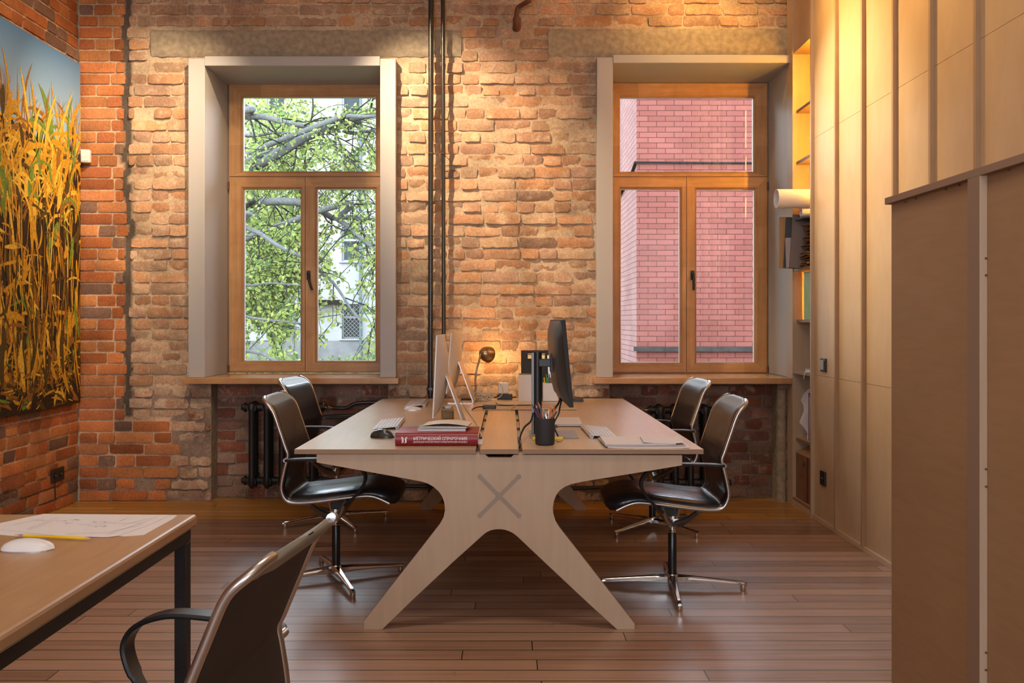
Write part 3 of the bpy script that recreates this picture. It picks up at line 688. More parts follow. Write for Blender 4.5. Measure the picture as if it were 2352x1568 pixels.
mb = MB(); mb.box(2.012, 2.33, 5.872, 6.248, .06, .375); mb.build('carton', 'kraft_dark', t, bevel=.003)
mb = MB(); mb.add([(2.010, 5.87, .375), (2.010, 6.25, .375), (2.15, 6.25, .442), (2.15, 5.87, .442), (2.010, 5.87, .371), (2.010, 6.25, .371), (2.15, 6.25, .438), (2.15, 5.87, .438)],
    [(0, 1, 2, 3), (4, 5, 6, 7), (0, 1, 5, 4), (2, 3, 7, 6), (0, 3, 7, 4), (1, 2, 6, 5)]); mb.build('flap', 'kraft', t)
MB().box(2.0105, 2.0125, 6.04, 6.10, .30, .325).build('hand_hole', 'ink', t)
MB().box(2.0108, 2.0122, 5.99, 6.02, .065, .372).build('tape_strip', 'tape', t)

# ------------------------------------------------------------ wall fittings
t = thing('light_switch', 'black square rocker switch on the plywood wall', 'switch', (2.0, 5.655, 1.011))
MB().box(1.990, 2.0, 5.61, 5.70, .968, 1.054).build('plate', 'black_satin', t, bevel=.002)
MB().box(1.984, 1.990, 5.63, 5.68, .982, 1.040).build('rocker', 'grey_plastic', t, bevel=.002)
def socket(name, label, loc, axis, w, n):
    t = thing(name, label, 'socket', loc); x, y, z = loc; s = -1 if axis == 'r' else 1
    MB().box(min(x, x + s * .012), max(x, x + s * .012), y - w / 2, y + w / 2, z - .045, z + .045).build('plate', 'black_satin', t, bevel=.003)
    for i in range(n):
        yy = y + (i - (n - 1) / 2) * .075
        M = Matrix.Rotation(R(90), 4, 'Y')
        MB().lathe([(.022, .0), (.022, .004), (.019, .004), (.017, .001), (.0001, .001)], (x + s * .0125, yy, z), 18, M=M).build('outlet', 'black_gloss', t, smooth=40)
        for q in (-.009, .009): MB().tube([(x + s * .013, yy + q, z), (x + s * .0165, yy + q, z)], .0028, 6).build('contact', 'brass', t)
    return t
socket('wall_socket', 'black power socket low on the plywood wall', (2.0, 5.66, .293), 'r', .088, 1)
socket('wall_socket', 'double black power socket on the red brick wall under the picture', (-3.08, 6.085, .243), 'l', .165, 2)
MB().tube([(-3.076, 6.05, .20), (-3.072, 6.05, .12), (-3.074, 6.052, .085)], .004, 6).build('socket_cable', 'black_mat')
tag(bpy.data.objects['socket_cable'], 'short black cable running down below the double socket', 'cable')
t = thing('motion_detector', 'small white motion detector high in the brick corner', 'detector', (-3.01, 6.37, 2.46))
M = Matrix.Translation((-3.015, 6.362, 2.463)) @ Matrix.Rotation(R(12), 4, 'Z')
mb = MB().prism([(-.032, -.02), (.032, -.02), (.034, .03), (-.034, .03)], lambda p, d: M @ Vector((p[0], p[1], d)), -.047, .047); mb.build('housing', 'white_plastic', t, bevel=.008, smooth=60)
mb = MB().prism([(-.024, -.023), (.024, -.023), (.026, -.018), (-.026, -.018)], lambda p, d: M @ Vector((p[0], p[1], d)), -.036, .004); mb.build('lens', 'paper', t, bevel=.002)

# the two long heating pipes, tied together with wire
k = F / 6.33
xa, xb = xx_(989, k), xx_(1018.5, k)
t = thing('heating_pipe', 'thicker left one of two black vertical pipes on the brick wall', 'pipe', (xa, 6.33, 0), 'vertical heating pipes')
MB().tube([(xa - .002, 6.335, 0), (xa, 6.335, 2), (xa + .004, 6.33, 4.0)], .0185, 14).build('pipe_run', 'pipe_black', t, smooth=60)
MB().tube([(xa, 6.335, zz(905, k)), (xa, 6.335, zz(885, k))], .024, 12).tube([(xa, 6.335, zz(896, k)), (xa, 6.335, zz(890, k))], .028, 6).build('coupling', 'pipe_black', t, smooth=40)
t = thing('heating_pipe', 'thinner right one of two black vertical pipes on the brick wall', 'pipe', (xb, 6.33, 0), 'vertical heating pipes')
MB().tube([(xb + .006, 6.335, 0), (xb, 6.335, 2), (xb - .004, 6.335, 4.0)], .0145, 14).build('pipe_run', 'pipe_black', t, smooth=60)
zc = zz(353, k); mb = MB()
for c, r in ((xa + .003, .021), (xb - .002, .017)):
    for dz in (0, .006): mb.tube([(c + r * math.cos(a), 6.333 + r * math.sin(a), zc + dz + .003 * math.sin(a)) for a in [i * math.pi / 8 for i in range(17)]], .0022, 5)
mb.tube([(xa + .02, 6.315, zc), (xb - .02, 6.313, zc - .006)], .003, 5); mb.tube(catmull([(xb - .03, 6.31, zc), (xb - .02, 6.30, zc - .03), (xb - .022, 6.31, zc - .05)], 4), .002, 5)
mb.tube(catmull([(xb - .005, 6.31, zc), (xb + .03, 6.34, zc - .03), (xb + .055, 6.37, zc - .055)], 4), .002, 5)
o = mb.build('wire_tie', 'rust', smooth=60); tag(o, 'twisted rusty wire tying the two vertical pipes together', 'wire')
t = thing('rusty_pipe', 'bent rusty pipe stub coming out of the brickwork near the ceiling', 'pipe', (.06, 6.4, 3.36))
k2 = F / 6.34
P2 = lambda x, y, Y=6.34: at(x, y, Y)
MB().tube(catmull([P2(1187, 62, 6.41), P2(1187, 50), P2(1186.5, 32), P2(1190, 18), P2(1203, 9, 6.30), P2(1212, 3, 6.25), P2(1216, -8, 6.25), P2(1218, -120, 6.25)], 5), .0165, 12).build('pipe_bend', 'rust', t, smooth=60)
MB().tube([P2(1187, 66, 6.41), P2(1187, 52, 6.35), P2(1187, 46, 6.34), P2(1187, 40, 6.34)], [.030, .027, .029, .026], 10).build('collar', 'rust', t, smooth=40)

# ------------------------------------------------------------ radiators
def radiator(label, x0, n, ztop, zbot, y, hub_left):
    t = thing('cast_iron_radiator', label, 'radiator', (x0, y, 0), 'cast iron radiators under the windows'); p = .108
    for i in range(n):
        cx = x0 + p * (i + .5); mb = MB()
        for yy in (y - .045, y + .035):
            mb.tube([(cx, yy, zbot - .03), (cx, yy, zbot), (cx, yy, zbot + .05), (cx, yy, ztop - .05), (cx, yy, ztop - .01), (cx, yy, ztop + .012)], [.012, .030, .024, .024, .032, .012], 10, flat=(1.0, 1.1), up=(0, 1, 0))
        for z in (zbot + .02, ztop - .03): mb.tube([(cx, y - .06, z), (cx, y + .05, z)], [.034, .034], 10)
        mb.box(cx - .008, cx + .008, y - .045, y + .035, zbot, ztop - .02)
        for z in (zbot + .02, ztop - .03):
            mb.tube([(cx - p / 2, y - .005, z), (cx + p / 2, y - .005, z)], .026, 12)
        mb.build('section', 'rad_iron', t, smooth=55)
    for z in (zbot + .02, ztop - .03):
        for xe, s in ((x0, -1), (x0 + n * p, 1)):
            MB().tube([(xe + s * .0, y - .005, z), (xe + s * .012, y - .005, z), (xe + s * .013, y - .005, z), (xe + s * .03, y - .005, z)], [.034, .034, .022, .020], 8).build('plug', 'rad_iron', t, smooth=40)
    for x in (x0 + p * .5, x0 + p * (n - .5)):
        MB().box(x - .012, x + .012, y + .05, YW + .14, zbot + .04, zbot + .06).build('bracket', 'rad_iron', t)
    return t
k = 319.0; YR = 6.42
radiator('black cast iron radiator under the left window', xx_(566, k), 5, .700, .125, YR, True)
radiator('black cast iron radiator under the right window', 1.03, 5, .680, .110, YR, False)
vx = xx_(741, k)
t = thing('radiator_valve', 'brass valve with black pipes beside the left radiator', 'valve', (vx, YR, .66))
MB().tube([(vx - .03, YR, .670), (vx + .075, YR, .666)], .011, 10).lathe([(.016, -.012), (.018, 0), (.016, .012)], (vx + .045, YR, .668), 8).lathe([(.02, 0), (.02, .012), (.008, .014), (.008, .03)], (vx + .01, YR, .67), 6).build('valve_body', 'brass', t, smooth=40)
MB().tube(catmull([(vx + .075, YR, .665), (vx + .17, YR, .665), (vx + .21, YR, .685), (vx + .25, YR, .70), (vx + .35, YR, .705), (-.80, YR - .01, .705), (-.68, 6.335, .70), (xa, 6.335, .70)], 5), .013, 10).build('upper_pipe', 'pipe_black', t, smooth=60)
MB().tube([(vx + .0, YR + .04, .60), (-.90, YR + .04, .62)], .011, 8).build('lower_pipe', 'pipe_black', t, smooth=60)
t = thing('radiator_valve', 'rusty brass valve at the left end of the right radiator', 'valve', (.98, YR, .64))
MB().tube([(.93, YR, .650), (1.01, YR, .650)], .012, 10).lathe([(.016, -.012), (.02, 0), (.016, .012)], (.965, YR, .65), 8).build('valve_body', 'brass', t, smooth=40)
o = MB().tube(catmull([(-1.33, YR, .145), (-1.1, YR, .145), (-.95, YR - .02, .14), (-.8, 6.345, .12), (0, 6.345, .108), (.60, 6.345, .105), (.85, YR - .02, .12), (1.0, YR, .13)], 5), .014, 10).build('heating_pipe', 'pipe_black', smooth=60)
tag(o, 'horizontal black pipe running low on the wall behind the desk', 'pipe')
for z in (.60, .50):
    pass

# ------------------------------------------------------------ the big picture
px0, px1, pz0, pz1 = 3.95, 6.335, .712, 3.112
t = thing('wall_picture', 'huge unframed photo print of a ripe corn field under blue sky', 'picture', (-3.04, 5.1, pz0))
MB().box(-3.078, -3.040, px0, px1, pz0, pz1).build('stretcher', 'black_mat', t)
plain('print_dark', (.018, .010, .004), .55, var=.5, bscale=30); plain('corn_gold', (.55, .28, .015), .55, var=.3, bscale=60); plain('corn_pale', (.74, .46, .05), .55, var=.25, bscale=60)
plain('corn_brown', (.26, .11, .015), .55, var=.35, bscale=60); plain('corn_green', (.14, .24, .03), .55, var=.3, bscale=60); plain('corn_dark', (.07, .045, .008), .55, var=.3, bscale=60)
m, n_, l_, p_ = new_mat('print_sky'); tt = n_.new('ShaderNodeTexCoord'); s_ = n_.new('ShaderNodeSeparateXYZ'); l_.new(tt.outputs['Object'], s_.inputs[0])
mr = n_.new('ShaderNodeMapRange'); mr.inputs[1].default_value = 1.75; mr.inputs[2].default_value = 2.4; l_.new(s_.outputs['Z'], mr.inputs[0])
rp = n_.new('ShaderNodeValToRGB'); rp.color_ramp.elements[0].color = (.36, .53, .70, 1); rp.color_ramp.elements[1].color = (.09, .23, .46, 1); l_.new(mr.outputs[0], rp.inputs[0]); l_.new(rp.outputs[0], p_.inputs['Base Color']); p_.inputs['Roughness'].default_value = .5
mb = MB(); zs_ = 2.42
n = 60
mb.add([(-3.0395, px0, pz0), (-3.0395, px1, pz0), (-3.0395, px1, pz1), (-3.0395, px0, pz1)], [(0, 1, 2, 3)], 0)
top = [(px0 + (px1 - px0) * i / n, 2.50 + .12 * noise.noise(Vector((i * .9, 0, 0)))) for i in range(n + 1)]
mb.add([(-3.0393, a, b) for a, b in [(px0, pz0)] + top[::-1][::-1] + [(px1, pz0)]], [list(range(n + 3))], 1)
rg = random.Random(11); lay = 0
def leaf(y, z, L, w, ang, curl, mat, droop=0.0):
    global lay
    lay += 1; x = -3.0390 + lay * 1.0e-6; seg = 6; a = ang; vs = []; py, pz = y, z
    for i in range(seg + 1):
        tt_ = i / seg; ww = w * math.sin(math.pi * (.08 + .92 * tt_)) ** .7 if tt_ < 1 else 0
        dx, dz = math.sin(a), math.cos(a)
        q = [(py - dz * ww / 2, pz + dx * ww / 2), (py + dz * ww / 2, pz - dx * ww / 2)]
        for yy, z_ in q: vs.append((x, min(max(yy, px0), px1), min(max(z_, pz0), pz1)))
        py += dx * L / seg; pz += dz * L / seg; a += curl / seg + droop * tt_
    mb.add(vs, [(2 * i, 2 * i + 1, 2 * i + 3, 2 * i + 2) for i in range(seg)], mat)
def pick(h):        # h: height within the print 0..1
    q = rg.random()
    if h > .55: return 2 if q < .42 else 3 if q < .68 else 4 if q < .82 else 5 if q < .93 else 6
    if h > .25: return 2 if q < .36 else 3 if q < .46 else 4 if q < .68 else 5 if q < .74 else 6
    return 2 if q < .22 else 3 if q < .32 else 4 if q < .62 else 5 if q < .66 else 6
for i in range(60):      # tassels
    y = rg.uniform(px0, px1); z = rg.uniform(2.45, 2.6); L = rg.uniform(.12, .38)
    leaf(y, z, L, .008, rg.uniform(-.12, .12), rg.uniform(-.3, .3), 4)
    for q in range(3): leaf(y, z + L * rg.uniform(.2, .5), rg.uniform(.06, .16), .005, rg.uniform(-.6, .6), rg.uniform(-1, 1), rg.choice((4, 2, 3)))
for i in range(2100):
    z = pz0 + (2.56 - pz0) * (rg.random() ** .62 if i > 750 else rg.random() * .36); h = (z - pz0) / 2.4; y = rg.uniform(px0, px1)
    big = 1 + 1.1 * (rg.random() < .22)
    if h < .15: leaf(y, z, rg.uniform(.05, .20), rg.uniform(.006, .024) * big, rg.uniform(-1.9, 1.9), rg.uniform(-.9, .9), pick(h))
    elif h < .5:
        q = rg.random()
        if q < .5: leaf(y, z, rg.uniform(.12, .40), rg.uniform(.008, .026) * big, math.pi + rg.uniform(-.25, .25), rg.uniform(-.6, .6), pick(h))
        elif q < .75: leaf(y, z, rg.uniform(.25, .55), rg.uniform(.006, .014), rg.uniform(-.12, .12), rg.uniform(-.2, .2), pick(h))
        else: leaf(y, z, rg.uniform(.10, .3), rg.uniform(.010, .030) * big, rg.choice((-1, 1)) * rg.uniform(.5, 1.6), rg.uniform(-1.5, 1.5), pick(h))
    else:
        s = rg.choice((-1, 1)); q = rg.random()
        if q < .35: leaf(y, z, rg.uniform(.15, .45), rg.uniform(.010, .028) * big, rg.uniform(-.45, .45), rg.uniform(-.9, .9), pick(h))
        elif q < .72: leaf(y, z, rg.uniform(.15, .42), rg.uniform(.012, .030) * big, s * rg.uniform(.2, 1.0), s * rg.uniform(.8, 2.8), pick(h))
        else: leaf(y, z, rg.uniform(.12, .36), rg.uniform(.012, .034) * big, math.pi + rg.uniform(-.5, .5), rg.uniform(-.8, .8), pick(h))
mb.build('print', ['print_sky', 'print_dark', 'corn_gold', 'corn_pale', 'corn_brown', 'corn_green', 'corn_dark'], t, fix=False)

# ------------------------------------------------------------ the double desk
DZ = .755; YF0, YB0 = 3.724, 6.165
desk = thing('double_desk', 'big shared birch plywood desk on two X shaped legs', 'desk', (-.04, 4.95, 0))
def top(x0f, x1f, x0b, x1b, yf, yb, z0, z1, name, mats=('birch_y', 'edge_z'), bev=.0008):
    mb = MB(); mb.add([(x0f, yf, z0), (x1f, yf, z0), (x1b, yb, z0), (x0b, yb, z0), (x0f, yf, z1), (x1f, yf, z1), (x1b, yb, z1), (x0b, yb, z1)],
        [(3, 2, 1, 0)], 0); mb.f.append([4, 5, 6, 7]); mb.m.append(0)
    for i in range(4): mb.f.append([i, (i + 1) % 4, 4 + (i + 1) % 4, 4 + i]); mb.m.append(1)
    return mb.build(name, list(mats), desk, bevel=bev)
top(-.894, -.137, -.868, -.140, YF0, YB0, DZ - .02, DZ, 'desktop')
top(.0575, .814, .057, .790, YF0, YB0, DZ - .02, DZ, 'desktop')
top(-.119, .0407, -.121, .0395, YF0, 5.375, DZ - .02, DZ + .0005, 'tray_lid')
top(-.1385, .056, -.1385, .056, 5.385, YB0, DZ - .018, DZ + .002, 'tray_lid')
for a, b in ((-.150, -.122), (.041, .068)):
    mb = MB().box(a, b, YF0 + .02, 5.375, DZ - .045, DZ - .0205); mb.build('ledge', 'birch_y', desk)
    for y in (3.80, 4.18, 4.55, 4.95, 5.30): MB().box((a + b) / 2 - .0105, (a + b) / 2 + .0105, y, y + .05, DZ - .0205, DZ - .014).build('slot_clip', 'ink', desk)
mb = MB().box(-.16, -.148, YF0 + .04, 6.1, DZ - .16, DZ - .045).box(.066, .078, YF0 + .04, 6.1, DZ - .16, DZ - .045).box(-.16, .078, YF0 + .04, 6.1, DZ - .172, DZ - .16)
mb.build('cable_tray', 'birch_y', desk)
kp = F / 3.735
OUT = [(727, 1043), (727, 1062), (800, 1075), (900, 1093), (967, 1105.6), (982, 1110), (996, 1118), (1008, 1129), (1016, 1141), (1020.5, 1155), (1022, 1171), (1019, 1187), (1010, 1203.5),
    (960, 1268), (900, 1344), (836, 1425.5), (835.3, 1446), (870.5, 1447), (878, 1442), (950, 1375), (1040, 1291), (1107.7, 1230), (1117, 1222.5), (1126, 1218), (1137, 1215.5), (1147.5, 1215), (1158, 1216), (1169, 1219.5), (1178, 1224), (1187.3, 1231),
    (1270, 1309), (1350, 1384), (1417, 1445.4), (1424.5, 1451), (1458.2, 1451), (1458, 1432), (1400, 1358), (1340, 1281), (1285, 1211), (1276, 1196), (1270.8, 1178), (1270, 1164), (1273, 1148), (1279, 1134.7), (1287, 1125), (1299, 1117), (1312.8, 1111.5),
    (1340, 1105.6), (1400, 1096), (1480, 1083), (1567, 1068.5), (1567, 1045), (1180, 1044), (1174, 1050), (1122, 1050), (1114, 1043)]
poly = [(xx_(a, kp), min(max(zz(b, kp), 0.0), DZ - .0205)) for a, b in OUT]
poly = [(a, 0.0) if b < .012 else (a, b) for a, b in poly]
for y0, y1 in ((3.735, 3.765), (6.09, 6.12)):
    mb = MB().prism(poly, lambda p, d: (p[0], d, p[1]), y0, y1, 0, 1); leg = mb.build('leg_panel', ['birch_z', 'edge_y'], desk, bevel=.001)
    if y0 < 4:
        cxp, czp = xx_(1147, kp), zz(1139, kp)
        mb = MB()
        for s in (-1, 1):
            M = Matrix.Translation((cxp, 0, czp)) @ Matrix.Rotation(R(45 * s), 4, 'Y')
            mb.box(-.122, .122, y0 - .0008 - .0003 * (s + 1), y0 + .01, -.0085, .0085, 0, M)
            for e in (-1, 1): mb.lathe([(.011, -.0011), (.011, .01)], Vector((cxp, y0, czp)) + Matrix.Rotation(R(45 * s), 3, 'Y') @ Vector((e * .115, 0, 0)), 10, 0, Matrix.Rotation(R(-90), 4, 'X'))
        mb.build('cross_joint', 'inlay', leg)
mb = MB()
for s in (-1, 1):
    M = Matrix.Translation((xx_(1147, kp), 0, zz(1139, kp))) @ Matrix.Rotation(R(45 * s), 4, 'Y'); mb.box(-.115, .115, 3.765, 6.09, -.008, .008, 0, M)
mb.build('cross_beam', 'birch_y', desk)
# ------------------------------------------------------------ things on the desk
def txt(s, size, loc, rot, mat, name, parent, ext=.0004, width=None, align='LEFT'):
    cu = bpy.data.curves.new('t', 'FONT'); cu.body = s; cu.size = size; cu.extrude = ext; cu.align_x = align; cu.offset = size * .018
    ob = bpy.data.objects.new('t', cu); COL.objects.link(ob); dg = bpy.context.evaluated_depsgraph_get(); dg.update()
    me = bpy.data.meshes.new_from_object(ob.evaluated_get(dg)); bpy.data.objects.remove(ob)
    xs = [v.co.x for v in me.vertices]; W = max(xs) - min(xs)
    if width: me.transform(Matrix.Scale(width / W, 4, (1, 0, 0)))
    me.materials.clear(); me.materials.append(MATS[mat]); me.name = name
    o = bpy.data.objects.new(name, me); COL.objects.link(o); o.parent = parent
    o.location = Vector(loc) - world_off(parent); o.rotation_euler = rot; return o
def on(x, y, h=0.0):                  # point of the desk top (raised by h) seen at a pixel
    k = (y - CY) / (H - DZ - h); return Vector(((x - CX) / k, F / k, DZ + h))
# big red handbook
t = thing('handbook', 'thick dark red handbook with white Cyrillic title on its spine', 'book', (-.31, 3.93, DZ))
bx0, bx1, by = -.485, -.131, 3.822
def spine(p, d): return (d, by + p[0], DZ + p[1])
prof = [(.235, 0), (.235, .005), (.008, .005), (.001, .010), (-.004, .018), (-.0055, .028), (-.004, .038), (.001, .046), (.008, .051), (.235, .051), (.235, .056), (.006, .056), (0, .053), (-.006, .044), (-.009, .034), (-.0095, .028), (-.009, .022), (-.006, .012), (0, .003), (.006, 0)]
MB().prism(prof, spine, bx0, bx1).build('cover', 'red_cover', t, smooth=35)
MB().box(bx0 + .006, bx1 - .006, by + .004, by + .229, DZ + .0055, DZ + .0505).build('pages', 'paper', t)
txt('МЕТРИЧЕСКИЙ СПРАВОЧНИК', .0185, (bx0 + .078, by - .0098, DZ + .0265), (R(90), 0, 0), 'white_print', 'title_lettering', t, width=.231)
txt('ДАННЫЕ ДЛЯ АРХИТЕКТУРНОГО ПРОЕКТИРОВАНИЯ И РАСЧЕТА', .0085, (bx0 + .078, by - .0094, DZ + .0155), (R(90), 0, 0), 'white_print', 'subtitle_lettering', t, width=.231)
mb = MB()
for s in (-1, 1):
    c = bx0 + .0395 + s * .0065
    mb.box(c - .0035, c + .0035, by - .0104, by - .009, DZ + .0125, DZ + .036)
    mb.box(min(c, c + s * .0065), max(c, c + s * .0065), by - .0104, by - .009, DZ + .034, DZ + .040)
    mb.box(c - .006, c + .004, by - .0104, by - .009, DZ + .0125, DZ + .015)
mb.build('spine_emblem', 'white_print', t)
# notebooks on it
b0 = on(957, 991, .056); 
t = thing('notebook', 'grey closed notebook lying on the red handbook', 'notebook', (-.29, 3.95, DZ + .056))
Mn = Matrix.Translation((-.292, 3.945, DZ + .0565)) @ Matrix.Rotation(R(1.5), 4, 'Z')
MB().box(-.105, .105, -.075, .075, 0, .0015, 0, Mn).box(-.105, .105, -.075, .075, .0105, .012, 0, Mn).build('cover', 'grey_plastic', t)
MB().box(-.1035, .1035, -.0735, .0735, .0015, .0105, 0, Mn).build('pages', 'paper', t)
t = thing('sketchbook', 'open pale sketchbook with red brown inner cover atop the grey notebook', 'notebook', (-.275, 3.99, DZ + .068))
Mn = Matrix.Translation((-.275, 3.965, DZ + .0690)) @ Matrix.Rotation(R(-5), 4, 'Z')
MB().box(-.10, .10, -.07, .09, 0, .005, 0, Mn).build('pages', 'paper', t, bevel=.001)
cvr = [[Mn @ Vector((-.10 + .205 * i / 12, y, .006 + .011 * math.sin(math.pi * i / 12) + .002 * (i / 12))) for i in range(13)] for y in (-.07, .09)]
mb = MB().grid(cvr, 0); mb.grid([[v + Vector((0, 0, .0014)) for v in r] for r in cvr], 1); mb.grid([cvr[0], [v + Vector((0, 0, .0014)) for v in cvr[0]]], 1)
mb.build('cover', ['tape', 'paper_warm'], t, smooth=50)
# computers
def apple(label, n0, n1, side, stand_c, zt, zb, tilt, group):
    """n0, n1: near and far top corner of the screen edge (x, y)"""
    t = thing('all_in_one_computer', label, 'computer', (stand_c[0], stand_c[1], DZ), group)
    a = Vector((n0[0], n0[1], 0)); b = Vector((n1[0], n1[1], 0)); u = (b - a).normalized(); w = Vector((u.y, -u.x, 0))   # w: to the back (+X)
    if w.x < 0: w = -w
    L = (b - a).length; Hh = zt - zb
    def q(s, h, d): return a + u * s - w * (tilt * (Hh - h)) + w * d + Vector((0, 0, zb + h))
    rows = []
    n = 14; m = 12
    for j in range(m + 1):
        h = Hh * j / m; r = []
        for i in range(n + 1):
            s = L * i / n; bul = .040 * (max(0, 1 - (2 * i / n - 1) ** 2) * max(0, 1 - (2 * (h / Hh) - 1) ** 2)) ** .8
            r.append(q(s, h, .006 + bul))
        rows.append(r)
    mb = MB().grid(rows, 0)
    E = [q(0, 0, .006), q(L, 0, .006), q(L, Hh, .006), q(0, Hh, .006), q(0, 0, 0), q(L, 0, 0), q(L, Hh, 0), q(0, Hh, 0)]
    mb.add(E, [(0, 1, 5, 4), (1, 2, 6, 5), (2, 3, 7, 6), (3, 0, 4, 7)], 0)
    mb.build('back_shell', 'silver_back', t, smooth=50)
    c = .075
    mb = MB().add([q(0, c, -.0006), q(L, c, -.0006), q(L, Hh, -.0006), q(0, Hh, -.0006), q(0, c, .0), q(L, c, .0), q(L, Hh, .0), q(0, Hh, .0)], [(0, 1, 2, 3), (0, 1, 5, 4), (1, 2, 6, 5), (2, 3, 7, 6), (3, 0, 4, 7)])
    mb.build('screen', 'screen_black', t)
    MB().add([q(0, 0, -.0006), q(L, 0, -.0006), q(L, c, -.0006), q(0, c, -.0006)], [(0, 1, 2, 3)]).build('chin', 'silver', t)
    # L shaped stand
    hz = .275; hw = .09; th = .006; cx = a + u * (L / 2)
    hinge = q(L / 2, zb * 0 + (DZ + hz - zb), .040); rear = Vector((stand_c[0], stand_c[1], DZ)); 
    rearp = Vector((hinge.x, hinge.y, 0)) + w * ((rear - hinge).dot(w)); rearp.z = DZ
    prof = catmull([hinge, hinge * .5 + rearp * .5 + Vector((0, 0, .145 * .0 + (DZ * .0))), rearp + Vector((0, 0, .030)) - w * .0125, rearp + Vector((0, 0, .010)) - w * .006, rearp + Vector((0, 0, .0035)) - w * .018, rearp + Vector((0, 0, .0032)) - w * .08, rearp + Vector((0, 0, .0030)) - w * .17], 5)
    rows = []
    for i, p in enumerate(prof):
        d = (prof[min(i + 1, len(prof) - 1)] - prof[max(i - 1, 0)]).normalized(); nn = d.cross(u).normalized() * th / 2
        rows.append([p + u * hw + nn, p + u * hw - nn, p - u * hw - nn, p - u * hw + nn])
    mb = MB().grid(rows, 0, True); mb.add(rows[0], [(0, 1, 2, 3)]); mb.add(rows[-1], [(0, 1, 2, 3)])
    mb.build('stand', 'silver', t, smooth=50)
    MB().tube([hinge - u * .03 - w * .004, hinge + u * .03 - w * .004], .008, 10).build('hinge', 'chrome', t, smooth=50)
    return t
apple('white backed all-in-one computer nearest the red handbook', (-.337, 4.15), (-.337, 4.678), 1, (-.205, 4.41), 1.222, .838, .047, 'all-in-one computers')
apple('farther white backed all-in-one computer beside the desk lamp', (-.362, 5.60), (-.330, 6.125), 1, (-.222, 5.80), 1.213, .832, .085, 'all-in-one computers')
def keyboard(label, c, rz, flip=1):
    """long axis along local y; battery tube at +x * flip"""
    t = thing('keyboard', label, 'keyboard', (c[0], c[1], DZ), 'flat aluminium keyboards', rz=rz)
    Lk, Wk = .43 if False else .40, .125; ang = R(6) * -flip
    def g(x, y, z): return Vector((x, y, z))
    M = Matrix.Translation((0, 0, .009)) @ Matrix.Rotation(ang, 4, 'Y')
    mb = MB().box(-Wk / 2, Wk / 2, -Lk / 2, Lk / 2, -.0015, .0015, 0, M); o = mb.build('base_plate', 'silver', None, bevel=.0006); o.parent = t
    mb = MB().tube([(flip * (Wk / 2 - .004), -Lk / 2, .0095), (flip * (Wk / 2 - .004), Lk / 2, .0095)], .009, 14); o = mb.build('battery_tube', 'silver', None, smooth=50); o.parent = t
    mb = MB(); mb.tube([(flip * (Wk / 2 - .004), -Lk / 2 - .0006, .0095), (flip * (Wk / 2 - .004), -Lk / 2, .0095)], .0065, 12); o = mb.build('battery_cap', 'grey_plastic', None); o.parent = t
    rows = 6; cols = 14; mb = MB(); px = (Wk - .022) / rows; py = (Lk - .012) / cols
    for r in range(rows):
        cc = 0
        while cc < cols:
            wd = 5 if (r == 5 and cc == 4) else 1
            x0 = (-Wk / 2 + .004 + (rows - 1 - r) * px) * 1; y0 = -Lk / 2 + .006 + cc * py
            if flip < 0: x0 = -x0 - px
            mb.box(x0 + .001, x0 + px - .001, y0 + .001, y0 + py * wd - .001, .0015, .0032, 0, M); cc += wd
    o = mb.build('keys', 'key_white', None); o.parent = t
    return t
keyboard('near aluminium keyboard half hidden behind the red handbook', (-.615, 4.60), R(2), 1)
keyboard('far aluminium keyboard at the back left of the desk', (-.588, 5.74), R(1), 1)
keyboard('aluminium keyboard on the right side beside the dark monitor', (.432, 4.265), R(1.5), -1)
def mouse(name, label, c, L, W, Hm, mats, rz):
    t = thing(name, label, 'mouse', c, rz=rz); rows = []
    for i in range(13):
        s = i / 12; x = -L / 2 + L * s; hw = W / 2 * (max(0.0, 1 - abs(2 * s - 1) ** 2.8)) ** .5 + .0005; hh = Hm * (.35 + .65 * math.sin(math.pi * min(1, s * .80 + .12))) * (max(0.0, 1 - abs(2 * s - 1) ** 4) ** .5) + .0005
        rows.append([(x, -hw + 2 * hw * j / 10, .003 + hh * (max(0, 1 - (2 * j / 10 - 1) ** 2)) ** .5) for j in range(11)])
    mb = MB().grid(rows); o = mb.build('shell', mats[0], None, smooth=60); o.parent = t
    base = [(r[0][0], r[0][1]) for r in rows] + [(r[-1][0], r[-1][1]) for r in rows[::-1]]
    mb = MB().prism(base, lambda p, d: (p[0] * .98, p[1] * .96, d), 0.0, .0045); o = mb.build('base', mats[1], None); o.parent = t
    return t
mouse('computer_mouse', 'white computer mouse at the far left of the desk', (-.575, 5.36, DZ), .112, .058, .020, ('white_plastic', 'silver'), R(4))
t = mouse('computer_mouse', 'dark glossy computer mouse left of the red handbook', (-.580, 4.10, DZ), .118, .068, .036, ('stone_green', 'black_gloss'), R(-12))
o = MB().lathe([(.0001, .017), (.006, .015), (.007, .0), (.006, -.006)], (.018, -.018, .024), 12).build('scroll_wheel', 'grey_plastic', None, smooth=50); o.parent = t
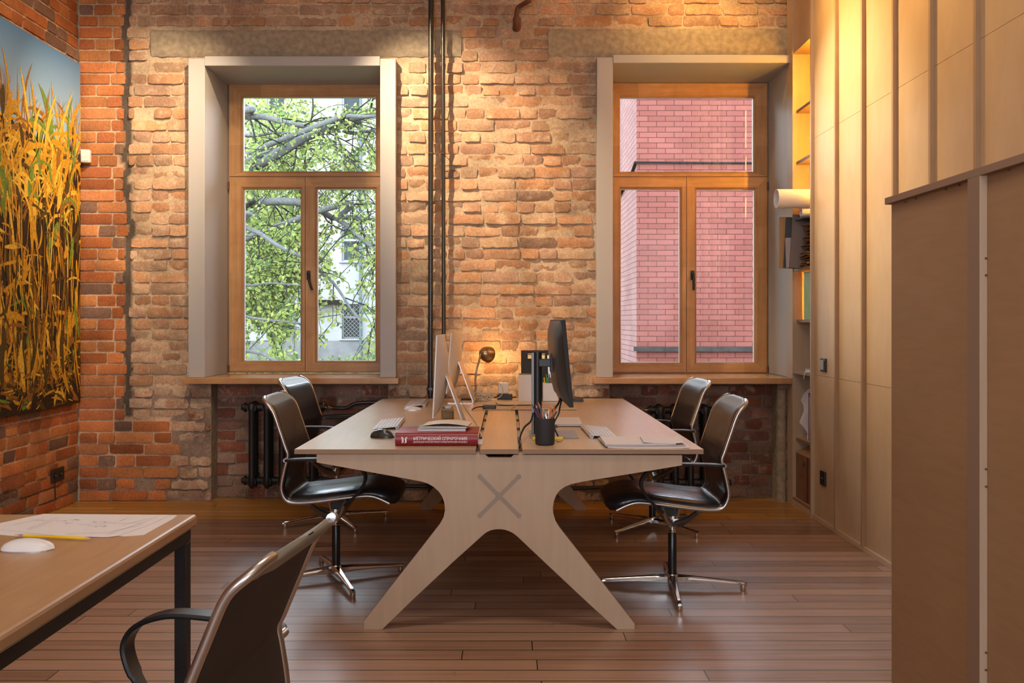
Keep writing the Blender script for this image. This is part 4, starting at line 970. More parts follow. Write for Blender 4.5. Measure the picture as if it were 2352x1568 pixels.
# jar of honey-coloured paint
jc = on(1028, 964)
t = thing('glass_jar', 'small square glass jar with a yellow label behind the computer', 'jar', jc)
MB().box(jc.x - .036, jc.x + .036, jc.y - .005, jc.y + .067, DZ, DZ + .062).build('jar_body', 'clear_plastic', t, bevel=.006)
MB().box(jc.x - .030, jc.x + .030, jc.y + .001, jc.y + .061, DZ + .004, DZ + .046).build('contents', 'honey', t, bevel=.004)
MB().lathe([(.018, .062), (.018, .072), (.0001, .073)], (jc.x, jc.y + .03, DZ), 16).build('jar_lid', 'white_plastic', t, smooth=40)
q = on(1020, 934.5)
t = thing('usb_stick', 'blue grey translucent stick lying behind the glass jar', 'stick', q)
M = Matrix.Translation(q + Vector((0, 0, .006))) @ Matrix.Rotation(R(-28), 4, 'Z')
MB().box(-.02, .045, -.010, .010, -.006, .006, 0, M).build('stick_body', 'grey_plastic', t, bevel=.003); MB().box(-.038, -.02, -.007, .007, -.004, .004, 0, M).build('stick_plug', 'chrome', t)
# gooseneck lamp
Yl = 6.10
t = thing('desk_lamp', 'small bronze gooseneck lamp glowing against the bricks', 'lamp', (at(1094, 915, Yl).x, Yl, DZ))
base = Vector((at(1094, 915, Yl).x, Yl, DZ))
MB().lathe([(.055, 0), (.055, .006), (.045, .014), (.012, .018), (.009, .03)], base, 24).build('base', 'bronze', t, smooth=40)
neck = catmull([base + Vector((0, 0, .02)), at(1093, 895, Yl), at(1092, 872, Yl), at(1095, 848, Yl), at(1099, 834, Yl + .01), at(1103, 818, Yl + .02), at(1105, 810, Yl + .03)], 6)
MB().tube(neck, .0068, 10).build('gooseneck', 'bronze', t, smooth=60)
hc = at(1106, 809, Yl + .03); ax = Vector((.55, .72, -.22)).normalized(); Mh = ax.to_track_quat('Z', 'Y').to_matrix().to_4x4()
MB().lathe([(.0001, -.012), (.012, -.010), (.016, 0), (.022, .006), (.034, .014), (.046, .032), (.054, .055), (.057, .082), (.055, .082), (.052, .055), (.044, .034), (.03, .018), (.0001, .012)], hc, 28, 0, Mh).build('lamp_shade', 'bronze', t, smooth=40)
plain('bulb', (1, .8, .5), .5, emit=(1.0, .58, .22, 18.0))
bc_ = hc + ax * .055
MB().lathe([(.0001, -.03), (.010, -.028), (.012, -.012), (.022, .004), (.022, .012), (.014, .024), (.0001, .028)], bc_, 16, 0, Mh).build('bulb', 'bulb', t, smooth=60)
lamp('desk_lamp_light', 'POINT', hc + ax * .090, hc + ax, 3.4, (1.0, .55, .20), shadow_soft_size=.02)
# power strip, charger, cables
q = on(1165, 919)
o = MB().box(q.x - .07, q.x + .035, 6.06, 6.11, DZ + .0022, DZ + .038).build('power_strip', 'black_satin', bevel=.004); tag(o, 'black power strip under the white charger', 'power strip')
t = thing('charger', 'white square power adapter standing among white cables', 'charger', (q.x - .01, 6.085, DZ + .038))
cxx = at(1156, 890, 6.08).x
MB().box(cxx - .037, cxx + .037, 6.07, 6.098, DZ + .0382, DZ + .117).build('adapter_body', 'white_plastic', t, bevel=.008)
MB().tube([(cxx - .01, 6.085, DZ + .115), (cxx - .01, 6.085, DZ + .135)], .004, 8).build('strain_relief', 'white_plastic', t)
def cable(label, pts, r, mat, n=6, name='cable'):
    o = MB().tube(catmull(pts, n), r, 7).build(name, mat, smooth=60); tag(o, label, 'cable'); return o
cable('white cable arching up from the square power adapter to the right', [(cxx - .01, 6.085, DZ + .13), (cxx + .0, 6.10, DZ + .155), (cxx + .03, 6.12, DZ + .145), (cxx + .06, 6.10, DZ + .07), (cxx + .10, 6.06, DZ + .012), (cxx + .16, 6.02, DZ + .008)], .0024, 'white_cable')
rg = random.Random(3); pts = []
c0 = on(1112, 918)
for i in range(46):
    a = i * .95; pts.append((c0.x + (.075 + .02 * math.sin(i * .7)) * math.cos(a) * (.5 + .4 * rg.random()), 5.98 + .06 * math.sin(a) * rg.random(), DZ + .008 + .030 * (1 + math.sin(i * 1.3)) * rg.random() + (.05 if i % 9 == 4 else 0)))
cable('tangled heap of white cables left of the power adapter', pts, .0025, 'white_cable', 5, 'cable_tangle')
lp = at(1137, 890, 6.03); pts = [(lp.x + .055 * math.cos(a), 6.03 + .01 * math.sin(a), DZ + .012 + .055 + .055 * math.sin(a)) for a in [i * .5 - 1.5 for i in range(14)]]
cable('upright loop of white cable in front of the power adapter', pts, .0026, 'white_cable', 3)
cable('grey cable running from the farther computer to the tray slot', [on(1048, 905, .10) * 1.0, on(1062, 925, .012), on(1075, 945, .004), on(1092, 968, .004), on(1102, 990, .004), on(1106, 1000, .003)], .0028, 'white_cable')
cable('thin white cable curving over the big papers to the monitor', [on(1168, 943, .014), on(1185, 930, .02), on(1200, 925, .035), on(1220, 922, .04), on(1236, 926, .03)], .0020, 'white_cable')
o = MB().box(-.32, -.18, 5.98, 6.07, DZ + .0001, DZ + .012).build('black_pouch', 'black_mat', bevel=.004); tag(o, 'flat black pouch lying behind the farther computer', 'pouch')
q = on(1120, 938)
o = MB().box(q.x - .03, q.x + .05, q.y - .03, q.y + .03, DZ + .0022, DZ + .022).build('usb_hub', 'black_satin', bevel=.003); tag(o, 'small black hub at the end of the tray lid seam', 'hub')
cable('short black cable bending from the black hub to the left', [(q.x - .03, q.y, DZ + .012), (q.x - .06, q.y - .03, DZ + .012), (q.x - .085, q.y - .07, DZ + .006), (q.x - .09, q.y - .11, DZ + .005)], .004, 'black_satin')
# papers and boxes at the back
o = MB().box(-.075, .41, 5.36, 5.70, DZ + .0022, DZ + .0110).build('drawing_board', 'birch_x', bevel=.001); tag(o, 'thin pale board lying under the dark monitor', 'board')
def sheet(name, label, cat, c, w, d, rz, z, mat, th=.0006, curl=.004, group=None):
    M = Matrix.Translation((c[0], c[1], z)) @ Matrix.Rotation(rz, 4, 'Z'); n = 8
    rows = [[M @ Vector((-w / 2 + w * i / n, -d / 2 + d * j / n, curl * (abs(2 * i / n - 1) ** 4) * (.6 + .4 * noise.noise(Vector((i, j, rz * 9)))) + .0)) for i in range(n + 1)] for j in range(n + 1)]
    mb = MB().grid(rows); lo = [[v - Vector((0, 0, th)) for v in r] for r in rows]; mb.grid(lo); mb.grid([rows[0], lo[0]]); mb.grid([rows[-1], lo[-1]]); mb.grid([[r[0] for r in rows], [r[0] for r in lo]]); mb.grid([[r[-1] for r in rows], [r[-1] for r in lo]])
    o = mb.build(name, mat, smooth=60); tag(o, label, cat, group); return o
sheet('envelope', 'pale envelope lying left on the board behind the tray lid', 'envelope', (-.01, 5.66, 0), .26, .19, R(-8), DZ + .015, 'paper_warm', .003, .006)
sheet('envelope', 'pale envelope overlapping another one beside the white box', 'envelope', (.06, 5.62, 0), .27, .19, R(6), DZ + .020, 'paper_warm', .003, .008)
q0 = at(1191, 919, 5.93); 
t = thing('magazine_holder', 'plain white magazine box standing behind the monitor pole', 'magazine box', (.12, 6.02, DZ))
MB().box(.066, .176, 5.93, 6.10, DZ, DZ + .178).build('box_body', 'white_plastic', t, bevel=.002)
MB().box(.070, .172, 5.934, 6.096, DZ + .178, DZ + .1782).build('box_opening', 'ink', t)
t = thing('clipboard', 'black clipboard with steel clip leaning on the brick wall', 'clipboard', (.18, 6.2, DZ))
M = Matrix.Translation((.182, 6.14, DZ)) @ Matrix.Rotation(R(-7), 4, 'X')
MB().box(-.095, .095, -.002, .002, 0, .335, 0, M).build('clip_board_panel', 'black_mat', t, bevel=.001)
MB().box(-.05, .07, -.010, -.003, .275, .310, 0, M).tube([M @ Vector((-.05, -.008, .307)), M @ Vector((.07, -.008, .307))], .007, 8).build('steel_clip', 'brass', t, bevel=.001)
t = thing('pencil_box', 'square white pen box crowded with pens behind the monitor', 'pen holder', (.30, 5.98, DZ))
c = at(1264, 900, 5.96); bx = MB(); x0, x1 = c.x - .050, c.x + .050
bx.box(x0, x1, 5.93, 5.934, DZ, DZ + .122).box(x0, x1, 6.026, 6.03, DZ, DZ + .122).box(x0, x0 + .004, 5.934, 6.026, DZ, DZ + .122).box(x1 - .004, x1, 5.934, 6.026, DZ, DZ + .122).box(x0, x1, 5.93, 6.03, DZ, DZ + .004)
bx.build('box_body', 'white_plastic', t, bevel=.001)
def pencil(label, p, d, L, r, mat, tip='pencil_wood', name='pencil', group=None, cat='pencil'):
    p = Vector(p); d = Vector(d).normalized(); t = thing(name, label, cat, p, group)
    MB().tube([p, p + d * (L * .90)], r, 6).build('barrel', mat, t, smooth=30)
    MB().tube([p + d * (L * .90), p + d * (L * .985)], [r, r * .25], 6).build('tip', tip, t, smooth=30)
    MB().tube([p + d * (L * .985), p + d * L], [r * .25, r * .08], 6).build('lead', 'ink', t)
    return t
rg = random.Random(8)
gg = 'pens in the white pen box'
for i, (mt, nm) in enumerate((('pencil_yellow', 'yellow'), ('pencil_orange', 'orange'), ('pencil_green', 'green'), ('black_satin', 'black'), ('pencil_blue', 'navy blue'), ('pencil_purple', 'violet'))):
    pencil(nm + ' pen standing in the square white pen box', (c.x - .03 + .011 * i, 5.955 + .01 * (i % 3), DZ + .006), (rg.uniform(-.15, .2), .15, 1), .17 + .012 * (i % 3), .0045, mt, 'black_satin', 'pen', gg, 'pen')
o = MB().box(c.x - .028, c.x + .012, 5.99, 5.9925, DZ + .005, DZ + .155, 0).build('green_ruler', 'pencil_green'); tag(o, 'short green plastic strip standing in the white pen box', 'ruler')
M = Matrix.Translation((c.x + .012, 6.0, DZ + .006)) @ Matrix.Rotation(R(-3), 4, 'Y')
o = MB().box(-.015, .015, 0, .002, 0, .30, 0, M).build('steel_ruler', 'silver'); tag(o, 'tall pale ruler standing in the white pen box', 'ruler')
q = at(1327, 920, 5.98)
o = MB().box(q.x - .035, q.x + .035, 5.93, 5.99, DZ, DZ + .016).build('stapler_box', 'black_satin', bevel=.003); tag(o, 'small flat black box at the back right of the desk', 'box')
# black monitor on its pole
t = thing('monitor', 'large black monitor on a pole stand seen from behind', 'monitor', (.16, 4.19, DZ))
M = Matrix.Translation((.205, 4.19, DZ))
MB().box(-.108, .115, -.13, .13, 0, .006, 0, M).build('base_plate', 'grey_plastic', t, bevel=.002)
MB().tube([(.137, 4.20, DZ + .006), (.137, 4.20, 1.145)], .0195, 20).build('pole', 'black_satin', t, smooth=50)
MB().box(.108, .120, 4.185, 4.215, DZ + .006, 1.14).build('pole_rail', 'grey_plastic', t, bevel=.002)
mb = MB().box(.14, .215, 4.17, 4.23, 1.075, 1.112); mb.build('arm', 'black_satin', t, bevel=.004)
th_ = R(5.3); yw = R(2.0)
Mm = Matrix.Translation((.2465, 4.20, 1.104)) @ Matrix.Rotation(yw, 4, 'Z') @ Matrix.Rotation(-th_, 4, 'Y')
n = 14; m_ = 10; rows = []
for j in range(m_ + 1):
    b = -.190 + .380 * j / m_; r = []
    for i in range(n + 1):
        a = -.305 + .610 * i / n; bul = .036 * (max(0, 1 - (a / .305) ** 4) * max(0, 1 - (b / .190) ** 4)) ** .6
        r.append(Mm @ Vector((-.008 - bul, a, b)))
    rows.append(r)
MB().grid(rows).build('back_shell', 'black_satin', t, smooth=60)
MB().box(-.009, .009, -.307, .307, -.192, .192, 0, Mm).build('bezel', 'black_mat', t, bevel=.002)
MB().box(.0091, .0096, -.298, .298, -.183, .183, 0, Mm).build('screen', 'screen_black', t)
mb = MB().box(.195, .222, 4.16, 4.24, 1.05, 1.14); mb.build('mount_plate', 'black_satin', t, bevel=.003)
cable('black cable hanging from the bottom of the dark monitor', [at(1290, 905, 4.2), at(1283, 925, 4.18), at(1272, 940, 4.16), at(1255, 955, 4.17), at(1242, 965, 4.18)], .005, 'black_satin')
cable('second black cable dropping from the dark monitor behind the cup', [at(1293, 908, 4.2), at(1287, 930, 4.17), at(1283, 950, 4.12), at(1272, 975, 4.05), (.225, 4.05, DZ + .012)], .004, 'black_satin')
cable('black cable curving from the monitor pole into the tray slot', [(.115, 4.165, .86), at(1218, 968, 4.12), at(1205, 980, 4.02), at(1197, 995, 3.95), at(1192, 1012, 3.88), (.049, 3.86, DZ + .002), (.049, 3.86, DZ - .015)], .0048, 'black_satin')
# pen cup
cp = Vector((.158, 3.868, DZ)); t = thing('pen_cup', 'round black pen cup at the front of the desk', 'pen holder', cp)
MB().lathe([(.0001, .001), (.036, .001), (.041, .004), (.0425, .010), (.0425, .112), (.041, .1155), (.0385, .1155), (.0380, .110), (.038, .012), (.0001, .010)], cp, 36).build('cup_body', 'black_mat', t, smooth=40)
gg = 'pencils in the black cup'
CUP = [(1236, 957, 1221, 926, 'pencil_purple', 'dark violet'), (1240, 957, 1230, 928, 'tape', 'maroon'), (1247, 957, 1236, 922, 'pencil_orange', 'brown orange'), (1253, 957, 1247, 935, 'grey_plastic', 'grey'), (1243, 957, 1241, 930, 'pencil_blue', 'dark blue'),
       (1264, 957, 1268, 927, 'pencil_orange', 'bright orange'), (1269, 957, 1274, 930, 'pencil_orange', 'second bright orange'), (1271, 957, 1283, 937, 'black_satin', 'thin black'), (1260, 957, 1261, 938, 'white_plastic', 'white'), (1256, 957, 1252, 944, 'silver', 'silver')]
for i, (xa_, ya_, xb_, yb_, mt, nm) in enumerate(CUP):
    yq = 3.868 + (-.015, .012, .0, .02, -.01)[i % 5]
    a = at(xa_, ya_, yq); b = at(xb_, yb_, yq + .01); d = (b - a).normalized(); bot = a + d * ((DZ + .014 - a.z) / d.z)
    bot.x = min(max(bot.x, cp.x - .028), cp.x + .028); bot.y = min(max(bot.y, cp.y - .022), cp.y + .022); L = (b - bot).length
    pencil(nm + ' pencil standing in the round black cup', bot, b - bot, L, .0038, mt, 'pencil_wood' if i % 2 else mt, 'pencil', gg)
h0, h1 = on(1223, 1008), on(1290, 1006)
t = thing('highlighter', 'yellow highlighter lying behind the black pen cup', 'highlighter', (h0 + h1) / 2)
MB().tube([(h0.x, 3.995, DZ + .0085), (h1.x, 4.0, DZ + .0085)], .0085, 12).build('marker_body', 'pencil_yellow', t, smooth=40)
MB().tube([(h0.x - .001, 3.995, DZ + .0085), (h0.x + .035, 3.996, DZ + .0085)], .0094, 12).build('marker_cap', 'pencil_yellow', t, smooth=40)
q = on(1283, 1014)
o = MB().lathe([(.0001, 0), (.010, .001), (.013, .005), (.009, .009), (.0001, .010)], q, 14).build('eraser', 'pencil_wood', smooth=60); tag(o, 'small round beige eraser beside the yellow highlighter', 'eraser')
# laptop and little things
t = thing('laptop', 'closed silver laptop lying behind the black monitor stand', 'laptop', (.27, 4.66, DZ))
M = Matrix.Translation((.262, 4.670, DZ)) @ Matrix.Rotation(R(-1.5), 4, 'Z')
MB().box(-.115, .115, -.155, .155, .003, .010, 0, M).build('laptop_base', 'silver_back', t, bevel=.003)
MB().box(-.115, .115, -.155, .155, .0105, .0160, 0, M).build('lid', 'silver_back', t, bevel=.0025)
for a in (-.1, .1):
    for b in (-.14, .14): MB().lathe([(.007, 0), (.007, .0035)], M @ Vector((a, b, 0)), 10).build('foot', 'ink', t)
t = thing('adapter', 'tiny black and silver adapter plugged into the silver laptop', 'adapter', (.20, 4.50, DZ))
M = Matrix.Translation((.21, 4.49, DZ + .006))
MB().box(-.035, .035, -.012, .012, -.005, .005, 0, M).build('adapter_body', 'black_satin', t, bevel=.002); MB().box(-.065, -.035, -.008, .008, -.004, .004, 0, M).build('adapter_plug', 'silver', t)
MB().box(-.137, -.112, 3.86, 3.98, DZ + .001, DZ + .009).build('card_reader', 'white_plastic', bevel=.002); tag(bpy.data.objects['card_reader'], 'slim white adapter lying over the left tray slot', 'adapter')
# stack of prints at the right corner
gg = 'paper stacks at the front right corner'
for i, (cx_, cy_, w_, d_, rz_, th_s, lab) in enumerate(((.592, 3.885, .345, .27, R(-1), .0045, 'lowest of the loose paper stacks by the right desk corner'), (.575, 3.89, .34, .26, R(1.2), .0045, 'second paper stack from the bottom by the right desk corner'), (.560, 3.90, .30, .24, R(-.5), .005, 'top paper stack by the right desk corner'), (.665, 3.885, .17, .20, R(-4), .0015, 'small curled sheet on the right end of the paper stacks'))):
    zt_ = DZ + (.005, .010, .0155, .0180)[i]
    sheet('paper_stack', lab, 'paper', (cx_, cy_, 0), w_, d_, rz_, zt_, 'paper' if i != 1 else 'paper_edge', th_s, .0025 if i < 3 else .006, gg)

# ------------------------------------------------------------ chairs
PROF = [(-.311, .921), (-.295, .903), (-.258, .862), (-.228, .781), (-.197, .690), (-.185, .655), (-.194, .615), (-.210, .545), (-.216, .490), (-.197, .443), (-.160, .427), (-.074, .430), (.052, .446), (.149, .457), (.205, .459), (.249, .447), (.297, .424)]
def make_chair(back_mat='leather', seat_mat='leather'):
    t = empty('office_chair')
    rail = catmull([Vector((u, 0, z)) for u, z in PROF], 5)
    # shell: section rings along the profile
    rings = []; N = len(rail); K = 18
    for i, p in enumerate(rail):
        d = (rail[min(i + 1, N - 1)] - rail[max(i - 1, 0)]).normalized(); nrm = Vector((d.z, 0, -d.x))
        if nrm.dot(Vector((.25, 0, .75)) - p) < 0: nrm = -nrm       # towards the sitter
        s = i / (N - 1)
        hw = .218
        if s < .12: hw *= (1 - .55 * (1 - s / .12) ** 2.2) ** .5
        if s > .93: hw *= 1 - .10 * ((s - .93) / .07) ** 2
        seatness = min(1, max(0, (s - .50) / .15)); tf = .016 + .022 * seatness + (.015 * max(0, (s - .86) / .14)); tb = .006 + .004 * seatness
        r = []
        for k in range(K):
            a = 2 * math.pi * k / K; c_, s_ = math.cos(a), math.sin(a)
            y = hw * (abs(c_) ** .35) * (1 if c_ >= 0 else -1)
            dish = -.014 * (1 - (y / .218) ** 2) * (1 - .4 * seatness)     # slightly hollow
            h = (tf if s_ > 0 else tb) * (abs(s_) ** .7) * (1 if s_ >= 0 else -1)
            crown = .010 * (1 - abs(y / .218) ** 2.5) * seatness
            r.append(p + nrm * (h + dish + crown * (1 if s_ > 0 else 0)) + Vector((0, y, 0)))
        rings.append(r)
    # rounded front roll and top lip
    e = rings[-1]; cc = sum((Vector(v) for v in e), Vector()) / K; dd = (rail[-1] - rail[-2]).normalized()
    for q_ in (.5, .85, 1.0): rings.append([cc + dd * (.034 * math.sin(q_ * math.pi / 2)) + (Vector(v) - cc) * max(.02, math.cos(q_ * math.pi / 2) ** .6) * 1.0 if abs(v[1]) < 9 else v for v in e])
    e = rings[0]; cc = sum((Vector(v) for v in e), Vector()) / K; dd = (rail[0] - rail[1]).normalized()
    rings.insert(0, [cc + dd * .010 + (Vector(v) - cc) * .75 for v in e]); rings.insert(0, [cc + dd * .013 + (Vector(v) - cc) * .1 for v in e])
    mb = MB().grid(rings, 0, True)
    o = mb.build('seat_shell', [seat_mat, back_mat, 'lip_pad'], t, smooth=60)
    me = o.data
    for p in me.polygons:
        c = p.center; f = p.normal
        if c.z > .885: p.material_index = 2
        elif f.x < -.3 and c.x < -.12 and c.z > .46: p.material_index = 1
    for s in (-1, 1):
        pts = []
        for i, p in enumerate(rail):
            q_ = i / (N - 1); hw = .222
            if q_ < .12: hw *= (1 - .50 * (1 - q_ / .12) ** 2.2) ** .5
            pts.append(p + Vector((0, s * hw, 0)))
        MB().tube(pts, .0115, 10, flat=(.85, 1.0), up=(0, 1, 0)).build('side_rail', 'alu', t, smooth=60)
        ap = catmull([(-.192, s * .240, .632), (-.17, s * .262, .636), (-.08, s * .268, .641), (.05, s * .268, .640), (.115, s * .268, .628), (.168, s * .268, .600), (.190, s * .266, .560), (.180, s * .262, .520), (.150, s * .254, .478), (.115, s * .244, .442), (.085, s * .232, .418)], 5)
        rows = []; w_, th2 = .021, .006
        for i, p in enumerate(ap):
            d = (ap[min(i + 1, len(ap) - 1)] - ap[max(i - 1, 0)]).normalized(); up = Vector((0, 1, 0)).cross(d).normalized(); wi = w_ * (1 if i < len(ap) * .75 else .75)
            if i == 0: wi *= .6
            sd = Vector((0, 1, 0))
            rows.append([p + sd * wi + up * th2, p + sd * (wi + .003), p + sd * wi - up * th2, p - sd * wi - up * th2, p - sd * (wi + .003), p - sd * wi + up * th2])
        mb = MB().grid(rows, 0, True); mb.add(rows[0], [tuple(range(6))]); mb.add(rows[-1], [tuple(range(6))])
        ar = mb.build('armrest', 'black_satin', t, smooth=50)
        MB().tube([(-.192, s * .222, .632), (-.192, s * .252, .632)], .010, 8).build('armrest_bolt', 'alu', ar, smooth=50)
        mb = MB()
        for (u0_, z0_, u1_) in ((.085, .432, .010), (-.085, .418, -.012)):
            a, b = Vector((u0_, s * .214, z0_)), Vector((u1_, s * .012, .318))
            mid = (a + b) / 2 + Vector((0, 0, -.012)); mb.tube(catmull([a, mid, b], 4), [.010, .011, .012, .013, .015, .017, .018, .019, .019], 8, flat=(.8, 1.2), up=(0, 0, 1))
        mb.build('seat_bracket', 'alu', t, smooth=60)
    MB().box(-.095, .095, -.018, .018, .395, .425).box(-.02, .045, -.03, .03, .355, .40).build('tilt_mechanism', 'black_satin', t, bevel=.004)
    MB().lathe([(.024, .318), (.024, .365), (.018, .37), (.0001, .37)], (0, 0, 0), 16).lathe([(.0135, .27), (.0135, .325)], (0, 0, 0), 14).lathe([(.016, .27), (.017, .280), (.0135, .284)], (0, 0, 0), 14).build('gas_lift', 'chrome', t, smooth=40)
    MB().lathe([(.0205, .068), (.0205, .268), (.018, .272), (.0001, .272)], (0, 0, 0), 18).build('column', 'black_gloss', t, smooth=40)
    b = empty('star_base', parent=t)
    MB().lathe([(.0001, .030), (.026, .032), (.030, .045), (.030, .066), (.026, .074), (.0001, .076)], (0, 0, 0), 20).build('hub', 'chrome', b, smooth=40)
    for i in range(4):
        a = i * math.pi / 2; dx, dy = math.cos(a), math.sin(a); pr = []
        for s, hw, zt, zb_ in ((.02, .019, .070, .034), (.10, .015, .064, .036), (.20, .0125, .055, .034), (.30, .012, .046, .029), (.340, .012, .042, .026), (.352, .009, .038, .028)):
            c_ = Vector((dx * s, dy * s, 0)); sd = Vector((-dy, dx, 0))
            pr.append([c_ + sd * hw * .55 + Vector((0, 0, zt)), c_ + sd * hw + Vector((0, 0, zt - .008)), c_ + sd * hw * .9 + Vector((0, 0, zb_)), c_ - sd * hw * .9 + Vector((0, 0, zb_)), c_ - sd * hw + Vector((0, 0, zt - .008)), c_ - sd * hw * .55 + Vector((0, 0, zt))])
        mb = MB().grid(pr, 0, True); mb.add(pr[-1], [tuple(range(6))]); mb.add(pr[0], [tuple(range(6))])
        mb.build('base_leg', 'chrome', b, smooth=45)
        MB().lathe([(.0125, 0), (.014, .004), (.014, .027), (.010, .029)], (dx * .335, dy * .335, 0), 14).build('glide', 'chrome', b, smooth=45)
    return t
GC = 'office chairs around the desk'
def set_chair(t, x, y, yaw, star, label, dz=0.0, tilt=0.0):
    t.location = (x, y, 0); t.rotation_euler = (0, 0, yaw)
    for c in t.children:
        if c.name.startswith('star_base'): c.rotation_euler = (0, 0, star - yaw)
    tag(t, label, 'chair', GC); return t
ch0 = make_chair()
others = [copy_tree(ch0) for _ in range(3)]
set_chair(ch0, -.862, 4.46, R(0), R(24), 'black leather office chair at the near left of the big desk')
set_chair(others[0], .79, 4.305, R(180), R(-5), 'black leather office chair at the near right of the big desk')
set_chair(others[1], -1.10, 5.72, R(-8), R(30), 'black leather office chair at the far left beneath the window with trees')
set_chair(others[2], .895, 5.555, R(185), R(-48), 'black leather office chair at the far right under the window onto red brick')
che = make_chair('mesh_back', 'leather')
tl = .07
for c in list(che.children):          # reclined a little about the seat
    if c.name.startswith(('seat_shell', 'side_rail', 'armrest')):
        M = Matrix.Translation((.25, 0, .412)) @ Matrix.Rotation(-tl, 4, 'Y') @ Matrix.Translation((-.25, 0, -.42)); c.matrix_local = M
tag(che, 'office chair in the foreground seen from behind beside the small table', 'chair', GC)
che.location = (-.739, 1.782, 0); che.rotation_euler = (0, 0, math.pi - .131)

# ------------------------------------------------------------ foreground table
TZ = .74
tb = thing('work_table', 'wooden table with black steel frame in the left foreground', 'table', (-1.6, 1.6, 0))
MB().box(-2.45, -.887, .70, 2.545, TZ - .034, TZ).build('table_top', 'table_wood', tb, bevel=.008)
MB().box(-.935, -.900, .74, 2.53, TZ - .070, TZ - .0345).box(-2.43, -2.395, .74, 2.53, TZ - .070, TZ - .0345).box(-2.395, -.935, 2.495, 2.53, TZ - .070, TZ - .0345).box(-2.395, -.935, .74, .775, TZ - .070, TZ - .0345).build('steel_frame', 'rad_iron', tb, bevel=.002)
for x in (-.9175, -2.4125):
    for y in (2.5125, .7575): MB().box(x - .0175, x + .0175, y - .0175, y + .0175, 0, TZ - .0705).build('leg', 'rad_iron', tb, bevel=.003)
def ont(x, y, h=0.0): k = (y - CY) / (H - TZ - h); return Vector(((x - CX) / k, F / k, TZ + h))
def paper_poly(name, label, px, z, mat='paper'):
    pts = [ont(a, b, z) for a, b in px]; mb = MB()
    n = len(pts); mb.add(pts, [list(range(n))]); lo = [p - Vector((0, 0, .0006)) for p in pts]; mb.add(lo, [list(range(n))]); 
    for i in range(n): mb.add([pts[i], pts[(i + 1) % n], lo[(i + 1) % n], lo[i]], [(0, 1, 2, 3)])
    o = mb.build(name, mat); tag(o, label, 'drawing', 'drawings on the foreground table'); return o, pts
o, _ = paper_poly('paper_sheet', 'lowest drawing sheet with its torn looking right corner on the small table', [(-60, 1222), (60, 1190), (408, 1182.5), (396, 1192), (345, 1220), (330, 1228), (285, 1231), (240, 1226), (100, 1236)], .0008, 'paper')
o, P1_ = paper_poly('paper_sheet', 'large architectural drawing sheet on top beside the yellow pencil', [(-60, 1218), (-20, 1205), (100, 1179.5), (392, 1182), (340, 1206), (270, 1230), (245, 1233), (140, 1231), (0, 1215)], .0018)
mb = MB()
rg = random.Random(2)
def line(x0_, y0_, x1_, y1_, w=.0012):
    a, b = ont(x0_, y0_, .0021), ont(x1_, y1_, .0021); d = (b - a).normalized(); s = Vector((-d.y, d.x, 0)) * w
    mb.add([a - s, a + s, b + s, b - s], [(0, 1, 2, 3)])
for a in ((274, 1196.5, 293, 1189.5), (60, 1216, 130, 1187), (66, 1218, 136, 1189), (30, 1205, 100, 1190), (280, 1206, 350, 1188), (255, 1220, 330, 1204), (180, 1204, 330, 1200), (150, 1225, 262, 1222), (246, 1228, 362, 1187)): line(*a, w=.0012 if a[0] == 274 else .0006)
for gx, gy in ((85, 1194), (150, 1200), (165, 1194), (225, 1198), (248, 1199), (215, 1208), (240, 1208), (140, 1196)):
    for i in range(7): x_ = gx + rg.uniform(-13, 13); y_ = gy + rg.uniform(-1.6, 1.6); line(x_, y_, x_ + rg.uniform(3, 9), y_ + rg.uniform(-.6, .4), .0007)
mb.build('drawn_lines', 'grey_plastic', o)
p0, p1 = ont(36, 1229.5, .006), ont(212, 1236.5, .006); d = (p1 - p0).normalized(); L = (p1 - p0).length
pz = .0062
p0.z = p1.z = TZ + pz
t = thing('pencil', 'yellow pencil with eraser lying on the drawings', 'pencil', p0)
MB().tube([p0 + d * .022, p1 - d * .018], .0038, 6).build('barrel', 'pencil_yellow', t, smooth=20)
MB().tube([p0 + d * .010, p0 + d * .022], .0040, 10).build('ferrule', 'silver', t); MB().tube([p0, p0 + d * .010], .0037, 10).build('eraser', 'eraser', t)
MB().tube([p1 - d * .018, p1 - d * .003], [.0038, .001], 6).build('tip', 'pencil_wood', t); MB().tube([p1 - d * .003, p1], [.001, .0003], 6).build('lead', 'ink', t)
mc = ont(64, 1262); mouse('computer_mouse', 'white low computer mouse on the foreground table', (mc.x, mc.y, TZ), .128, .062, .024, ('white_plastic', 'silver'), R(2))

# ------------------------------------------------------------ outdoors
o = MB().box(-60, 60, 7.0, 80, -1.0, -.7).build('ground', 'ground_green'); tag(o, kind='structure')
YB_ = 38.0; kb = F / YB_
ab = thing('apartment_building', 'pale plastered apartment building across the yard', 'building', (-14, YB_, -.7))
wins = []
for cx0, cx1 in ((440, 482), (612, 654), (785, 832), (950, 995)):
    for cy0, cy1 in ((30, 100), (190, 262), (350, 432), (520, 600), (698, 778)):
        if cx0 == 612 and cy0 == 350: pass
        wins.append((xx_(cx0, kb), xx_(cx1, kb), zz(cy1, kb), zz(cy0, kb)))
us = sorted({-34.0, 4.0} | {w[0] for w in wins} | {w[1] for w in wins}); zs3 = sorted({-.7, 11.6} | {w[2] for w in wins} | {w[3] for w in wins})
mb = MB()
for i in range(len(us) - 1):
    for j in range(len(zs3) - 1):
        cu, cz = (us[i] + us[i + 1]) / 2, (zs3[j] + zs3[j + 1]) / 2
        if not any(w[0] < cu < w[1] and w[2] < cz < w[3] for w in wins): mb.box(us[i], us[i + 1], YB_, YB_ + .4, zs3[j], zs3[j + 1])
